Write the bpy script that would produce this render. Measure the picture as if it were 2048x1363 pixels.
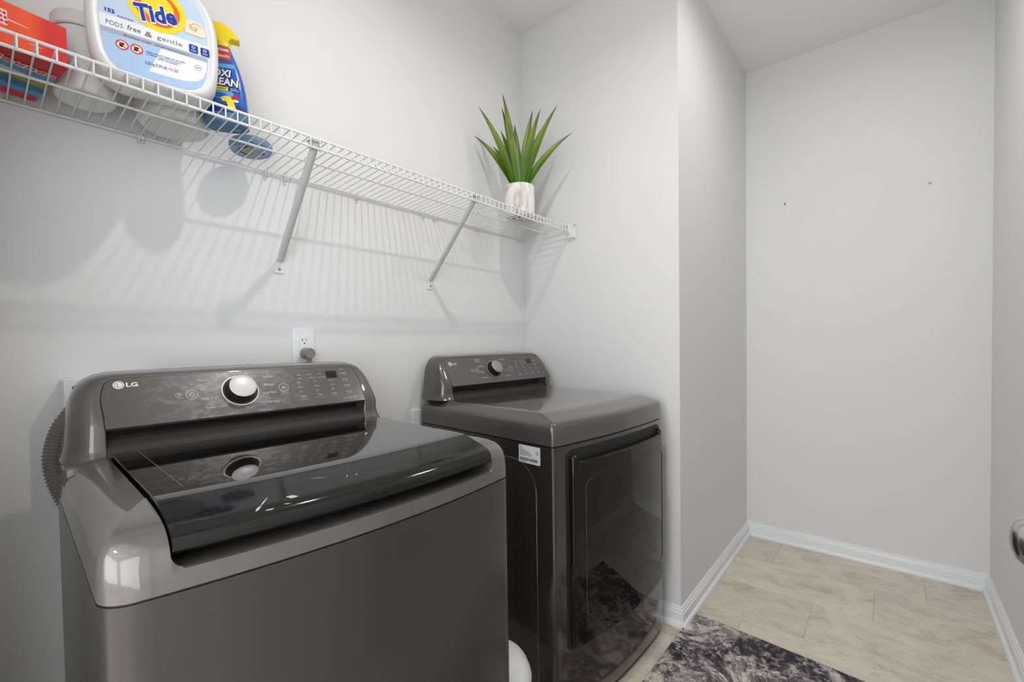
import bpy, bmesh, math, random
from mathutils import Vector, Matrix
random.seed(7)
for o in list(bpy.data.objects): bpy.data.objects.remove(o, do_unlink=True)
SC = bpy.context.scene
COL = SC.collection
V = Vector

# ------------------------------------------------------------------ camera
def look(yaw, pitch, roll):
    fw = V((math.cos(pitch)*math.cos(yaw), math.cos(pitch)*math.sin(yaw), math.sin(pitch)))
    r = fw.cross(V((0, 0, 1))).normalized(); u = r.cross(fw)
    r2 = r*math.cos(roll)+u*math.sin(roll); u2 = u*math.cos(roll)-r*math.sin(roll)
    return r2, u2, fw
CAM = V((-1.8562, -1.4455, 1.1826))
R_, U_, F_ = look(0.6904, -0.0230, -0.0145)
cd = bpy.data.cameras.new('camera'); cam = bpy.data.objects.new('camera', cd); COL.objects.link(cam)
cam.matrix_world = Matrix(((R_.x, U_.x, -F_.x, CAM.x), (R_.y, U_.y, -F_.y, CAM.y), (R_.z, U_.z, -F_.z, CAM.z), (0, 0, 0, 1)))
cd.sensor_width = 36.0; cd.lens = 910.51/2048*36; cd.clip_start = 0.02
cd.shift_x = -1.83/2048; cd.shift_y = 21.06/2048
SC.camera = cam

# ------------------------------------------------------------------ world, exposure
w = bpy.data.worlds.new('world'); SC.world = w; w.use_nodes = True
w.node_tree.nodes['Background'].inputs[0].default_value = (0.75, 0.82, 1.0, 1)
w.node_tree.nodes['Background'].inputs[1].default_value = 0.25
SC.view_settings.view_transform = 'Standard'
try: SC.view_settings.look = 'None'
except Exception: pass
SC.view_settings.gamma = 1.0
SC.view_settings.use_curve_mapping = False
SC.view_settings.exposure = 0.03
cy = SC.cycles
cy.max_bounces = 6; cy.diffuse_bounces = 4; cy.glossy_bounces = 3; cy.transmission_bounces = 4; cy.caustics_reflective = False; cy.caustics_refractive = False
BULB = 1430.0      # emission strength of the recessed downlight's lens
HALL_FILL = 20.0      # emission strength of the added hall fill lamp's diffuser
FLUSH_FILL = 17.5     # emission strength of the added flush fill lamp over the far end
WINDOW_FILL = 3.3    # fill light from the window added at the hall's end
WINDOW2_FILL = 3.1   # fill light from the window added in the hall's side

# ------------------------------------------------------------------ materials
MATS = {}
def mat(name, col, rough=0.5, metal=0.0, coat=0.0, coat_rough=0.03, bump=None, vary=None, spec=0.5, trans=0.0, emit=None, ior=1.45, sss=0.0):
    m = bpy.data.materials.new(name); m.use_nodes = True
    nt = m.node_tree; b = nt.nodes['Principled BSDF']; L = nt.links
    b.inputs['Base Color'].default_value = (*col, 1); b.inputs['Roughness'].default_value = rough
    b.inputs['Metallic'].default_value = metal; b.inputs['Coat Weight'].default_value = coat
    b.inputs['Coat Roughness'].default_value = coat_rough; b.inputs['Specular IOR Level'].default_value = spec
    b.inputs['Transmission Weight'].default_value = trans; b.inputs['IOR'].default_value = ior
    if sss:
        b.inputs['Subsurface Weight'].default_value = sss; b.inputs['Subsurface Scale'].default_value = 0.01
    if emit:
        m.cycles.emission_sampling = 'NONE'
        b.inputs['Emission Color'].default_value = (*emit[0], 1); b.inputs['Emission Strength'].default_value = emit[1]
    if bump or vary:
        tc = nt.nodes.new('ShaderNodeTexCoord')
    if bump:
        n = nt.nodes.new('ShaderNodeTexNoise'); n.inputs['Scale'].default_value = bump[0]; n.inputs['Detail'].default_value = 3
        L.new(tc.outputs['Object'], n.inputs['Vector'])
        bp = nt.nodes.new('ShaderNodeBump'); bp.inputs['Strength'].default_value = bump[1]; bp.inputs['Distance'].default_value = bump[2] if len(bump) > 2 else 0.001
        L.new(n.outputs['Fac'], bp.inputs['Height']); L.new(bp.outputs['Normal'], b.inputs['Normal'])
    if vary:
        n = nt.nodes.new('ShaderNodeTexNoise'); n.inputs['Scale'].default_value = vary[0]; n.inputs['Detail'].default_value = 5
        L.new(tc.outputs['Object'], n.inputs['Vector'])
        cr = nt.nodes.new('ShaderNodeValToRGB')
        cr.color_ramp.elements[0].position = 0.35; cr.color_ramp.elements[1].position = 0.65
        cr.color_ramp.elements[0].color = (*[c*(1-vary[1]) for c in col], 1)
        cr.color_ramp.elements[1].color = (*[min(1, c*(1+vary[1])) for c in col], 1)
        L.new(n.outputs['Fac'], cr.inputs['Fac']); L.new(cr.outputs['Color'], b.inputs['Base Color'])
    MATS[name] = m
    return m
def srgb(r, g, b):
    f = lambda c: (c/255/12.92) if c <= 10 else ((c/255+0.055)/1.055)**2.4
    return (f(r), f(g), f(b))

M_WALL = mat('wall_paint', (0.785, 0.785, 0.79), 0.55, bump=(260, 0.05, 0.0006))
M_CEIL = mat('ceiling_paint', (0.91, 0.90, 0.875), 0.8, bump=(200, 0.06, 0.0008))
M_TRIM = mat('trim_gloss_white', (0.83, 0.845, 0.87), 0.25)
M_DOORW = mat('door_white', (0.80, 0.81, 0.83), 0.35)
M_WIRE = mat('white_vinyl_wire', (0.80, 0.80, 0.80), 0.35)
M_CLIP = mat('white_plastic_clip', (0.82, 0.82, 0.81), 0.4)
M_BRKT = mat('bracket_enamel', (0.62, 0.62, 0.62), 0.4)
M_PLATE = mat('white_wall_plate', (0.84, 0.845, 0.86), 0.3)
M_DARK = mat('dark_slot', (0.01, 0.01, 0.01), 0.6)
M_SCREW = mat('screw_metal', (0.45, 0.45, 0.46), 0.35, metal=1.0)
M_PLUG = mat('grey_plug_rubber', (0.26, 0.245, 0.23), 0.5)
M_GRAPH = mat('graphite_enamel', (0.105, 0.097, 0.090), 0.36, metal=0.25, coat=1.0, coat_rough=0.03, vary=(3.0, 0.06))
M_GRAPHF = mat('graphite_sheet_metal', (0.027, 0.0255, 0.024), 0.30, coat=0.5, coat_rough=0.16)
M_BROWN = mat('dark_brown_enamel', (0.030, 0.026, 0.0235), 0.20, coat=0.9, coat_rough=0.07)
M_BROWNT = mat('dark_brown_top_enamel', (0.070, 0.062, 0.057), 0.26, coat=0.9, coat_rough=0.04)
M_BLACKP = mat('black_plastic', (0.010, 0.010, 0.010), 0.35)
M_BLACKG = mat('black_glass', (0.006, 0.006, 0.006), 0.03, coat=0.35, coat_rough=0.02)
M_BLACKH = mat('black_handle_plastic', (0.008, 0.008, 0.008), 0.07)
M_DGLASS = mat('smoked_door_glass', (0.008, 0.007, 0.006), 0.03, spec=0.38)
M_PRINT = mat('light_grey_print', (0.55, 0.54, 0.52), 0.5)
M_PRINTW = mat('white_print', (0.82, 0.82, 0.82), 0.5)
M_PRINTB = mat('blue_print', (0.16, 0.32, 0.50), 0.5)
M_KNOBW = mat('pale_knob_cap', (0.66, 0.63, 0.60), 0.28)
M_KNOBG = mat('grey_knob_cap', (0.30, 0.29, 0.275), 0.4, metal=0.3)
M_KNOBS = mat('black_knob_side', (0.012, 0.011, 0.011), 0.2)
M_NICKEL = mat('satin_nickel', (0.60, 0.57, 0.53), 0.22, metal=1.0)
M_HOSE = mat('grey_ribbed_hose', (0.19, 0.18, 0.17), 0.5)
M_BIN = mat('white_bin_plastic', (0.80, 0.80, 0.80), 0.35)
M_LABEL = mat('white_sticker', (0.74, 0.74, 0.78), 0.5)
M_TUB = mat('white_hdpe', (0.80, 0.80, 0.80), 0.35)
M_TUB2 = mat('milky_hdpe', (0.76, 0.765, 0.76), 0.4)
M_YEL = mat('yellow_plastic', (0.90, 0.66, 0.02), 0.3)
M_GLOBE = mat('lit_lens', (1, 1, 1), 0.4, emit=((1.0, 0.975, 0.94), 4.0))
M_FILLDOME = mat('fill_dome_glow', (1, 1, 1), 0.4, emit=((1.0, 0.985, 0.965), 1.5))
M_HALLFILL = mat('hall_fill_glow', (1, 1, 1), 0.4, emit=((0.93, 0.96, 1.0), 1.5))
M_FILLPANE = mat('fill_pane_glow', (0.9, 0.9, 0.9), 0.5, emit=((0.93, 0.965, 1.0), 1.0))
M_FILLPANE2 = mat('side_fill_pane_glow', (0.9, 0.9, 0.9), 0.5, emit=((0.95, 0.975, 1.0), 1.0))
M_BLUEC = mat('translucent_blue_plastic', (0.36, 0.54, 0.80), 0.2, trans=0.55, ior=1.3)
M_DIRT = mat('potting_soil', (0.05, 0.035, 0.02), 0.9)

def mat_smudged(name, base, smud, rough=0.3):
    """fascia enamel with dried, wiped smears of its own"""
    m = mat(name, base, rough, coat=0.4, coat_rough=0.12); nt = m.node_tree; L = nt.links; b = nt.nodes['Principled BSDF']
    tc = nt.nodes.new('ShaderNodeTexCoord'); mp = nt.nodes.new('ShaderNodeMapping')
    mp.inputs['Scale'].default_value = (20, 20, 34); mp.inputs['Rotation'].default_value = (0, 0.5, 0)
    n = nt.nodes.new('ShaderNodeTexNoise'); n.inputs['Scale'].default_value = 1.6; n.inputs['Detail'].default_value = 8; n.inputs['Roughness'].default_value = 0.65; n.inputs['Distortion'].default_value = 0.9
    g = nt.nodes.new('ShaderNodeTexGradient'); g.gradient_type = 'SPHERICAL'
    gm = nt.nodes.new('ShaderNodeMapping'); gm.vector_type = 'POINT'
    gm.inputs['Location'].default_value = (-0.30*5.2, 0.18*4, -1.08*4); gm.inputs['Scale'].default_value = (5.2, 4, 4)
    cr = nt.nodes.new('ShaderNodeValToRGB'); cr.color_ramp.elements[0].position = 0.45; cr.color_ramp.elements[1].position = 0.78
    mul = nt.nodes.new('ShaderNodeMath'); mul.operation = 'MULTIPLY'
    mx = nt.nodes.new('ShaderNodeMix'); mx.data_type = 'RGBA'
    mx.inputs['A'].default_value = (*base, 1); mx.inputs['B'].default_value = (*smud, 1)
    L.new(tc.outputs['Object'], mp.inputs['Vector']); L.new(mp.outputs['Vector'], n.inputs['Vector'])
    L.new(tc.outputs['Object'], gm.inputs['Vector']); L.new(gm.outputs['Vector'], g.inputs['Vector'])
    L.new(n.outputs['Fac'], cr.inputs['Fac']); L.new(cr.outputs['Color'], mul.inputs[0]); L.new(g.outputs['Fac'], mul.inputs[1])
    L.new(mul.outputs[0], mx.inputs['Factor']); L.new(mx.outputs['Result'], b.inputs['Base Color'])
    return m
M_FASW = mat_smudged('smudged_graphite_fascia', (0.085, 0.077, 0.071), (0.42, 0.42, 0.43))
M_FASD = mat('brown_fascia', (0.095, 0.083, 0.075), 0.35, coat=0.3, coat_rough=0.15)

def mat_tile():
    m = mat('travertine_vinyl', (0.5, 0.45, 0.38), 0.42); nt = m.node_tree; L = nt.links; b = nt.nodes['Principled BSDF']
    geo = nt.nodes.new('ShaderNodeNewGeometry'); oi = nt.nodes.new('ShaderNodeObjectInfo')
    off = nt.nodes.new('ShaderNodeVectorMath'); off.operation = 'SCALE'; off.inputs[0].default_value = (9, 5, 3)
    L.new(oi.outputs['Random'], off.inputs['Scale'])
    add = nt.nodes.new('ShaderNodeVectorMath'); add.operation = 'ADD'
    L.new(geo.outputs['Position'], add.inputs[0]); L.new(off.outputs[0], add.inputs[1])
    mp = nt.nodes.new('ShaderNodeMapping'); mp.inputs['Scale'].default_value = (5.0, 3.0, 1); mp.inputs['Rotation'].default_value = (0, 0, 0.30)
    L.new(add.outputs[0], mp.inputs['Vector'])
    n1 = nt.nodes.new('ShaderNodeTexNoise'); n1.inputs['Scale'].default_value = 1.5; n1.inputs['Detail'].default_value = 12; n1.inputs['Roughness'].default_value = 0.72; n1.inputs['Distortion'].default_value = 0.7
    n2 = nt.nodes.new('ShaderNodeTexNoise'); n2.inputs['Scale'].default_value = 11; n2.inputs['Detail'].default_value = 8; n2.inputs['Roughness'].default_value = 0.75; n2.inputs['Distortion'].default_value = 1.2
    L.new(mp.outputs[0], n1.inputs['Vector']); L.new(mp.outputs[0], n2.inputs['Vector'])
    c1 = nt.nodes.new('ShaderNodeValToRGB'); e = c1.color_ramp.elements
    e[0].position = 0.30; e[0].color = (*srgb(182, 171, 156), 1); e[1].position = 0.72; e[1].color = (*srgb(232, 223, 207), 1)
    k = c1.color_ramp.elements.new(0.5); k.color = (*srgb(219, 209, 193), 1)
    c2 = nt.nodes.new('ShaderNodeValToRGB'); e = c2.color_ramp.elements
    e[0].position = 0.33; e[0].color = (0.50, 0.47, 0.43, 1); e[1].position = 0.44; e[1].color = (1, 1, 1, 1)
    L.new(n1.outputs['Fac'], c1.inputs['Fac']); L.new(n2.outputs['Fac'], c2.inputs['Fac'])
    mx = nt.nodes.new('ShaderNodeMix'); mx.data_type = 'RGBA'; mx.blend_type = 'MULTIPLY'; mx.inputs['Factor'].default_value = 0.75
    L.new(c1.outputs['Color'], mx.inputs['A']); L.new(c2.outputs['Color'], mx.inputs['B'])
    tone = nt.nodes.new('ShaderNodeMapRange'); tone.inputs['To Min'].default_value = 0.93; tone.inputs['To Max'].default_value = 1.05
    L.new(oi.outputs['Random'], tone.inputs['Value'])
    sc = nt.nodes.new('ShaderNodeVectorMath'); sc.operation = 'SCALE'
    L.new(mx.outputs['Result'], sc.inputs[0]); L.new(tone.outputs[0], sc.inputs['Scale'])
    L.new(sc.outputs[0], b.inputs['Base Color'])
    bp = nt.nodes.new('ShaderNodeBump'); bp.inputs['Strength'].default_value = 0.15; bp.inputs['Distance'].default_value = 0.002
    L.new(n2.outputs['Fac'], bp.inputs['Height']); L.new(bp.outputs['Normal'], b.inputs['Normal'])
    return m
M_TILE = mat_tile()
M_GROUT = mat('pale_grout', srgb(196, 184, 166), 0.7)

def mat_rug():
    m = mat('distressed_rug_pile', (0.1, 0.1, 0.12), 0.95, spec=0.1); nt = m.node_tree; L = nt.links; b = nt.nodes['Principled BSDF']
    tc = nt.nodes.new('ShaderNodeTexCoord')
    def noise(scale, det, rough, dist, off):
        mp = nt.nodes.new('ShaderNodeMapping'); mp.inputs['Location'].default_value = off
        L.new(tc.outputs['Object'], mp.inputs['Vector'])
        n = nt.nodes.new('ShaderNodeTexNoise'); n.inputs['Scale'].default_value = scale; n.inputs['Detail'].default_value = det; n.inputs['Roughness'].default_value = rough; n.inputs['Distortion'].default_value = dist
        L.new(mp.outputs[0], n.inputs['Vector']); return n
    def ramp(n, stops):
        c = nt.nodes.new('ShaderNodeValToRGB'); e = c.color_ramp.elements
        e[0].position, e[0].color = stops[0][0], (*stops[0][1], 1); e[1].position, e[1].color = stops[-1][0], (*stops[-1][1], 1)
        for p_, c_ in stops[1:-1]:
            k = e.new(p_); k.color = (*c_, 1)
        L.new(n.outputs['Fac'], c.inputs['Fac']); return c
    navy, char, mauve, cream, tan = srgb(38, 38, 52), srgb(70, 67, 76), srgb(140, 128, 128), srgb(238, 228, 218), srgb(222, 202, 180)
    A = ramp(noise(5.5, 10, 0.76, 0.6, (1.3, 0.4, 0)), [(0.36, navy), (0.46, char), (0.51, mauve), (0.55, cream), (0.66, tan)])
    B = ramp(noise(36, 9, 0.78, 0.5, (4, 2, 0)), [(0.40, navy), (0.48, char), (0.53, mauve), (0.60, cream)])
    F = ramp(noise(7, 6, 0.6, 0.4, (0, 7, 0)), [(0.40, (0.15, 0.15, 0.15)), (0.62, (0.75, 0.75, 0.75))])
    mx = nt.nodes.new('ShaderNodeMix'); mx.data_type = 'RGBA'
    L.new(F.outputs['Color'], mx.inputs['Factor']); L.new(A.outputs['Color'], mx.inputs['A']); L.new(B.outputs['Color'], mx.inputs['B'])
    L.new(mx.outputs['Result'], b.inputs['Base Color'])
    n = noise(420, 2, 0.5, 0, (0, 0, 0)); bp = nt.nodes.new('ShaderNodeBump'); bp.inputs['Strength'].default_value = 0.5; bp.inputs['Distance'].default_value = 0.003
    L.new(n.outputs['Fac'], bp.inputs['Height']); L.new(bp.outputs['Normal'], b.inputs['Normal'])
    return m
M_RUG = mat_rug()

def mat_marble():
    m = mat('marbled_ceramic', (0.75, 0.73, 0.70), 0.35); nt = m.node_tree; L = nt.links; b = nt.nodes['Principled BSDF']
    tc = nt.nodes.new('ShaderNodeTexCoord'); mp = nt.nodes.new('ShaderNodeMapping'); mp.inputs['Scale'].default_value = (16, 16, 5)
    n = nt.nodes.new('ShaderNodeTexNoise'); n.inputs['Scale'].default_value = 1.0; n.inputs['Detail'].default_value = 6; n.inputs['Distortion'].default_value = 1.6
    c = nt.nodes.new('ShaderNodeValToRGB'); e = c.color_ramp.elements
    e[0].position = 0.36; e[0].color = (*srgb(196, 186, 178), 1); e[1].position = 0.52; e[1].color = (*srgb(238, 236, 232), 1)
    L.new(tc.outputs['Object'], mp.inputs['Vector']); L.new(mp.outputs[0], n.inputs['Vector']); L.new(n.outputs['Fac'], c.inputs['Fac']); L.new(c.outputs['Color'], b.inputs['Base Color'])
    return m
M_POT = mat_marble()
def mat_leaf():
    m = mat('yucca_leaf', (0.05, 0.13, 0.015), 0.35); nt = m.node_tree; L = nt.links; b = nt.nodes['Principled BSDF']
    at = nt.nodes.new('ShaderNodeAttribute'); at.attribute_name = 'along'
    c = nt.nodes.new('ShaderNodeValToRGB'); e = c.color_ramp.elements
    e[0].position = 0.0; e[0].color = (*srgb(64, 118, 22), 1); e[1].position = 1.0; e[1].color = (*srgb(74, 48, 30), 1)
    for p_, c_ in ((0.35, srgb(76, 112, 20)), (0.70, srgb(112, 130, 34)), (0.92, srgb(84, 86, 38))):
        k = e.new(p_); k.color = (*c_, 1)
    L.new(at.outputs['Fac'], c.inputs['Fac']); L.new(c.outputs['Color'], b.inputs['Base Color'])
    return m
M_LEAF = mat_leaf()
M_LEAFE = mat('yucca_leaf_margin', srgb(150, 168, 70), 0.4)
def mat_box():
    m = mat('orange_red_carton', (0.8, 0.1, 0.03), 0.35, coat=0.3); nt = m.node_tree; L = nt.links; b = nt.nodes['Principled BSDF']
    tc = nt.nodes.new('ShaderNodeTexCoord'); sp = nt.nodes.new('ShaderNodeSeparateXYZ'); L.new(tc.outputs['Object'], sp.inputs[0])
    mr = nt.nodes.new('ShaderNodeMapRange'); mr.inputs['From Min'].default_value = -0.052; mr.inputs['From Max'].default_value = -0.028
    L.new(sp.outputs['X'], mr.inputs['Value'])
    c = nt.nodes.new('ShaderNodeValToRGB'); e = c.color_ramp.elements
    e[0].color = (*srgb(246, 84, 36), 1); e[1].color = (*srgb(216, 22, 18), 1)
    L.new(mr.outputs[0], c.inputs['Fac']); L.new(c.outputs['Color'], b.inputs['Base Color']); return m
M_BOX = mat_box()
def P(name, r, g, b_, rough=0.4, **k): return mat(name, srgb(r, g, b_), rough, **k)
M_RED = P('red_print', 206, 30, 34); M_DRED = P('deep_red_print', 196, 20, 20); M_TEAL = P('teal_print', 70, 160, 186); M_OLIVE = P('olive_print', 148, 148, 50); M_SKY = P('sky_print', 80, 150, 206); M_DTEAL = P('dark_teal_print', 24, 110, 128)
M_TBLUE = P('royal_blue_print', 34, 62, 158); M_TYEL = P('yellow_print', 252, 220, 50); M_TOR = P('orange_print', 232, 108, 24); M_TLAB = P('pale_blue_label', 196, 214, 236); M_TLAB2 = P('mid_blue_label', 176, 202, 234); M_TWH = P('white_label', 240, 240, 242); M_TGR = P('silver_label_band', 168, 178, 192); M_TGT = P('grey_text', 90, 92, 100); M_CREAM = P('cream_pod', 240, 226, 204); M_TAN = P('tan_pod_swirl', 212, 180, 130); M_PINKW = P('pink_white_print', 246, 214, 214); M_SKIN = P('pale_peach_print', 244, 222, 200)
M_OXB = P('deep_blue_bottle_sleeve', 24, 92, 176, 0.25, coat=0.5); M_OXN = P('navy_print', 28, 44, 130); M_OXR = P('brick_red_print', 206, 66, 36); M_OXL = P('light_blue_print', 96, 166, 218); M_OXC = mat('clear_blue_plastic', (0.16, 0.36, 0.58), 0.12, trans=0.5, ior=1.3)

# ------------------------------------------------------------------ mesh helpers
def link(o, parent=None):
    COL.objects.link(o)
    if parent is not None: o.parent = parent
    return o
def empty(name, loc=(0, 0, 0), rz=0.0, label=None, cat=None, group=None):
    o = bpy.data.objects.new(name, None); o.empty_display_size = 0.05; link(o)
    o.location = loc; o.rotation_euler = (0, 0, rz)
    if label: o['label'] = label
    if cat: o['category'] = cat
    if group: o['group'] = group
    return o
def lamp(parent, radius, z, radiance, col):
    """the light given off by a lamp's lens: a disc of that radius shining down"""
    ld = bpy.data.lights.new('lamp_light', 'AREA'); ld.shape = 'DISK'; ld.size = 2*radius
    ld.energy = radiance*math.pi*math.pi*radius*radius; ld.color = col
    o = bpy.data.objects.new('lamp_light', ld); link(o, parent); o.location = (0, 0, z); return o
def window_fill(parent, loc, rot, sx, sy, radiance, col):
    """fill light from one of the added hall windows"""
    ld = bpy.data.lights.new('window_fill_light', 'AREA'); ld.shape = 'RECTANGLE'; ld.size = sx; ld.size_y = sy
    ld.energy = radiance*math.pi*sx*sy; ld.color = col
    o = bpy.data.objects.new('window_fill_light', ld); link(o, parent); o.location = loc; o.rotation_euler = rot; return o
def tag(o, label=None, cat=None, group=None, kind=None):
    if label: o['label'] = label
    if cat: o['category'] = cat
    if group: o['group'] = group
    if kind: o['kind'] = kind
    return o
class MB:
    def __init__(s): s.v = []; s.f = []
    def add(s, vs, fs, M=None):
        k = len(s.v)
        s.v += [tuple(M @ V(p)) if M else tuple(p) for p in vs]; s.f += [[i+k for i in f] for f in fs]; return s
    def box(s, x0, x1, y0, y1, z0, z1, M=None):
        vs = [(x, y, z) for z in (z0, z1) for y in (y0, y1) for x in (x0, x1)]
        return s.add(vs, [(0, 2, 3, 1), (4, 5, 7, 6), (0, 1, 5, 4), (2, 6, 7, 3), (0, 4, 6, 2), (1, 3, 7, 5)], M)
    def prism(s, poly, z0, z1, M=None):
        n = len(poly)
        vs = [(x, y, z0) for x, y in poly]+[(x, y, z1) for x, y in poly]
        fs = [list(range(n))[::-1], [n+i for i in range(n)]]+[(i, (i+1) % n, n+(i+1) % n, n+i) for i in range(n)]
        return s.add(vs, fs, M)
    def grid(s, rows, close=False, cap0=False, cap1=False, M=None):
        n = len(rows[0]); vs = [p for r in rows for p in r]; fs = []
        for i in range(len(rows)-1):
            for j in range(n if close else n-1):
                j2 = (j+1) % n
                fs.append((i*n+j, i*n+j2, (i+1)*n+j2, (i+1)*n+j))
        if cap0: fs.append(list(range(n))[::-1])
        if cap1: fs.append([(len(rows)-1)*n+j for j in range(n)])
        return s.add(vs, fs, M)
    def lathe(s, prof, seg=32, M=None, c=(0, 0), cap=True, sx=1.0, sy=1.0):
        rows = [[(c[0]+sx*r*math.cos(2*math.pi*j/seg), c[1]+sy*r*math.sin(2*math.pi*j/seg), z) for j in range(seg)] for r, z in prof]
        return s.grid(rows, True, cap, cap, M)
    def tube(s, path, r, seg=8, cap=True, flat=1.0, M=None, rad=None):
        path = [V(p) for p in path]; rows = []
        up = None
        for i, p in enumerate(path):
            t = (path[min(i+1, len(path)-1)]-path[max(i-1, 0)]).normalized()
            if up is None:
                up = V((0, 0, 1)) if abs(t.z) < 0.9 else V((0, 1, 0))
            a = t.cross(up).normalized(); b = a.cross(t).normalized(); up = b
            rr = rad[i] if rad else r
            rows.append([tuple(p+a*rr*math.cos(2*math.pi*j/seg)+b*rr*flat*math.sin(2*math.pi*j/seg)) for j in range(seg)])
        return s.grid(rows, True, cap, cap, M)
    def mesh(s, name, smooth=None, bevel=None):
        m = bpy.data.meshes.new(name); m.from_pydata(s.v, [], s.f); m.validate()
        bm = bmesh.new(); bm.from_mesh(m)
        bmesh.ops.recalc_face_normals(bm, faces=bm.faces)
        if bevel:
            es = [e for e in bm.edges if len(e.link_faces) == 2 and e.calc_face_angle(0) > math.radians(40)]
            bmesh.ops.bevel(bm, geom=es, offset=bevel[0], segments=bevel[1], affect='EDGES', profile=0.5, clamp_overlap=True)
        bm.to_mesh(m); bm.free()
        if smooth:
            for p in m.polygons: p.use_smooth = True
            m.set_sharp_from_angle(angle=math.radians(smooth))
        return m
    def build(s, name, material, parent=None, smooth=40, bevel=None):
        m = s.mesh(name, smooth, bevel); m.materials.append(material)
        return link(bpy.data.objects.new(name, m), parent)
def rrect(x0, x1, y0, y1, r, n=6):
    if not isinstance(r, (tuple, list)): r = (r,)*4
    pts = []
    for (cx, cy, a0, rr) in ((x1-r[0], y0+r[0], -90, r[0]), (x1-r[1], y1-r[1], 0, r[1]), (x0+r[2], y1-r[2], 90, r[2]), (x0+r[3], y0+r[3], 180, r[3])):
        for i in range(n+1):
            a = math.radians(a0+90*i/n); pts.append((cx+rr*math.cos(a), cy+rr*math.sin(a)))
    return pts
def ell(cx, cy, rx, ry, n=32, a0=0, a1=360):
    return [(cx+rx*math.cos(math.radians(a0+(a1-a0)*i/n)), cy+ry*math.sin(math.radians(a0+(a1-a0)*i/n))) for i in range(n if a1-a0 == 360 else n+1)]
def ring(mb, cx, cy, ro, ri, z0, z1, n=32, M=None, sy=1.0):
    rows = []
    for (r, z) in ((ro, z0), (ro, z1), (ri, z1), (ri, z0), (ro, z0)):
        rows.append([(cx+r*math.cos(2*math.pi*j/n), cy+sy*r*math.sin(2*math.pi*j/n), z) for j in range(n)])
    return mb.grid(rows, True, False, False, M)
_tc = {}
def text_geo(body, bold=0.0, shear=0.0):
    key = (body, bold, shear)
    if key in _tc: return _tc[key]
    cu = bpy.data.curves.new('t', 'FONT'); cu.body = body; cu.size = 1.0; cu.extrude = 0.02; cu.offset = bold; cu.shear = shear; cu.resolution_u = 2
    ob = bpy.data.objects.new('t', cu); COL.objects.link(ob)
    me = bpy.data.meshes.new_from_object(ob)
    vs = [tuple(v.co) for v in me.vertices]; fs = [list(p.vertices) for p in me.polygons]
    bpy.data.objects.remove(ob); bpy.data.curves.remove(cu); bpy.data.meshes.remove(me)
    _tc[key] = (vs, fs); return vs, fs
def text(mb, body, x, y, h=None, width=None, M=None, z=0.0, bold=0.0, shear=0.0, rot=0.0, thick=0.0003):
    """lettering with cap height h (and, if given, that width) with its lower left at x, y of plane M"""
    vs, fs = text_geo(body, bold, shear)
    if not vs: return
    x0 = min(v[0] for v in vs); x1 = max(v[0] for v in vs)
    sy = h/0.70; sx = (width/(x1-x0)) if width else sy
    ca, sa = math.cos(rot), math.sin(rot)
    out = []
    for a, b, c in vs:
        X = (a-x0)*sx; Y = b*sy
        out.append((x+X*ca-Y*sa, y+X*sa+Y*ca, z+(thick if c > 0 else 0)))
    mb.add(out, fs, M)

# ------------------------------------------------------------------ room shell
H = 2.74
A0 = V((0, 0)); E1 = V((0.0072, -0.7877)); C4 = V((1.1413, -0.7867)); C5 = V((1.1293, -1.8075))
XB = -1.94                       # inner face of the wall behind the camera
YR = C5.y
T = 0.10
def struct(name, poly, z0, z1, m=M_WALL):
    o = MB().prism(poly, z0, z1).build(name, m, smooth=None); o['kind'] = 'structure'; return o
def wallseg(name, a, b, da, db): return struct(name, [tuple(a), tuple(b), tuple(b+db), tuple(a+da)], 0, H)
HX = -4.6                        # far end of the hall
wallseg('wall_left', V((XB, 0)), A0, V((-T, T)), V((T, T)))
wallseg('wall_niche', A0, E1, V((T, T)), V((T, T)))
wallseg('wall_return', E1, C4, V((T, T)), V((T, T)))
wallseg('wall_far', C4, C5, V((T, T)), V((T, -T)))
wallseg('wall_right', V((XB, YR-0.001)), C5, V((-T, -T)), V((T, -T)))
DY0, DY1, DH = -1.62, -0.70, 2.44      # doorway behind the camera
for nm, y0, y1, z0 in (('wall_back', DY1+0.02, T, 0), ('wall_back', YR-T, DY0-0.02, 0), ('wall_back', DY0-0.02, DY1+0.02, DH+0.02)):
    struct(nm, [(XB-T, y0), (XB, y0), (XB, y1), (XB-T, y1)] if y1 < 0.05 else [(XB-T, y0), (XB, y0), (XB, 0), (XB-T, T)], z0, H)
struct('wall_hall_left', [(HX, 0.4), (XB-T, 0.4), (XB-T, 0.5), (HX, 0.5)], 0, H)
VX0, VX1 = -4.0, -2.2
for x0, x1, z0, z1 in ((HX, VX0, 0, H), (VX1, XB-T, 0, H), (VX0, VX1, 0, 0.3), (VX0, VX1, 2.5, H)):
    struct('wall_hall_right', [(x0, -2.5), (x1, -2.5), (x1, -2.4), (x0, -2.4)], z0, z1)
wn2 = empty('fill_window_2', (0, -2.45, 0)); wn2['kind'] = 'structure'  # added side window that throws fill light on the left wall
for i in range(3):
    x0 = VX0+0.04+(VX1-VX0-0.04)/3*i
    MB().box(x0, x0+(VX1-VX0-0.16)/3, -0.004, 0.004, 0.34, 2.46).build('pane', M_FILLPANE2, wn2, smooth=None)
fr_ = MB()
for i in range(4): fr_.box(VX0+(VX1-VX0-0.04)/3*i, VX0+0.04+(VX1-VX0-0.04)/3*i, -0.03, 0.03, 0.3, 2.5)
for z in (0.3, 2.46): fr_.box(VX0, VX1, -0.028, 0.028, z, z+0.04)
fr_.build('window_frame', M_TRIM, wn2, smooth=None)
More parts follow.
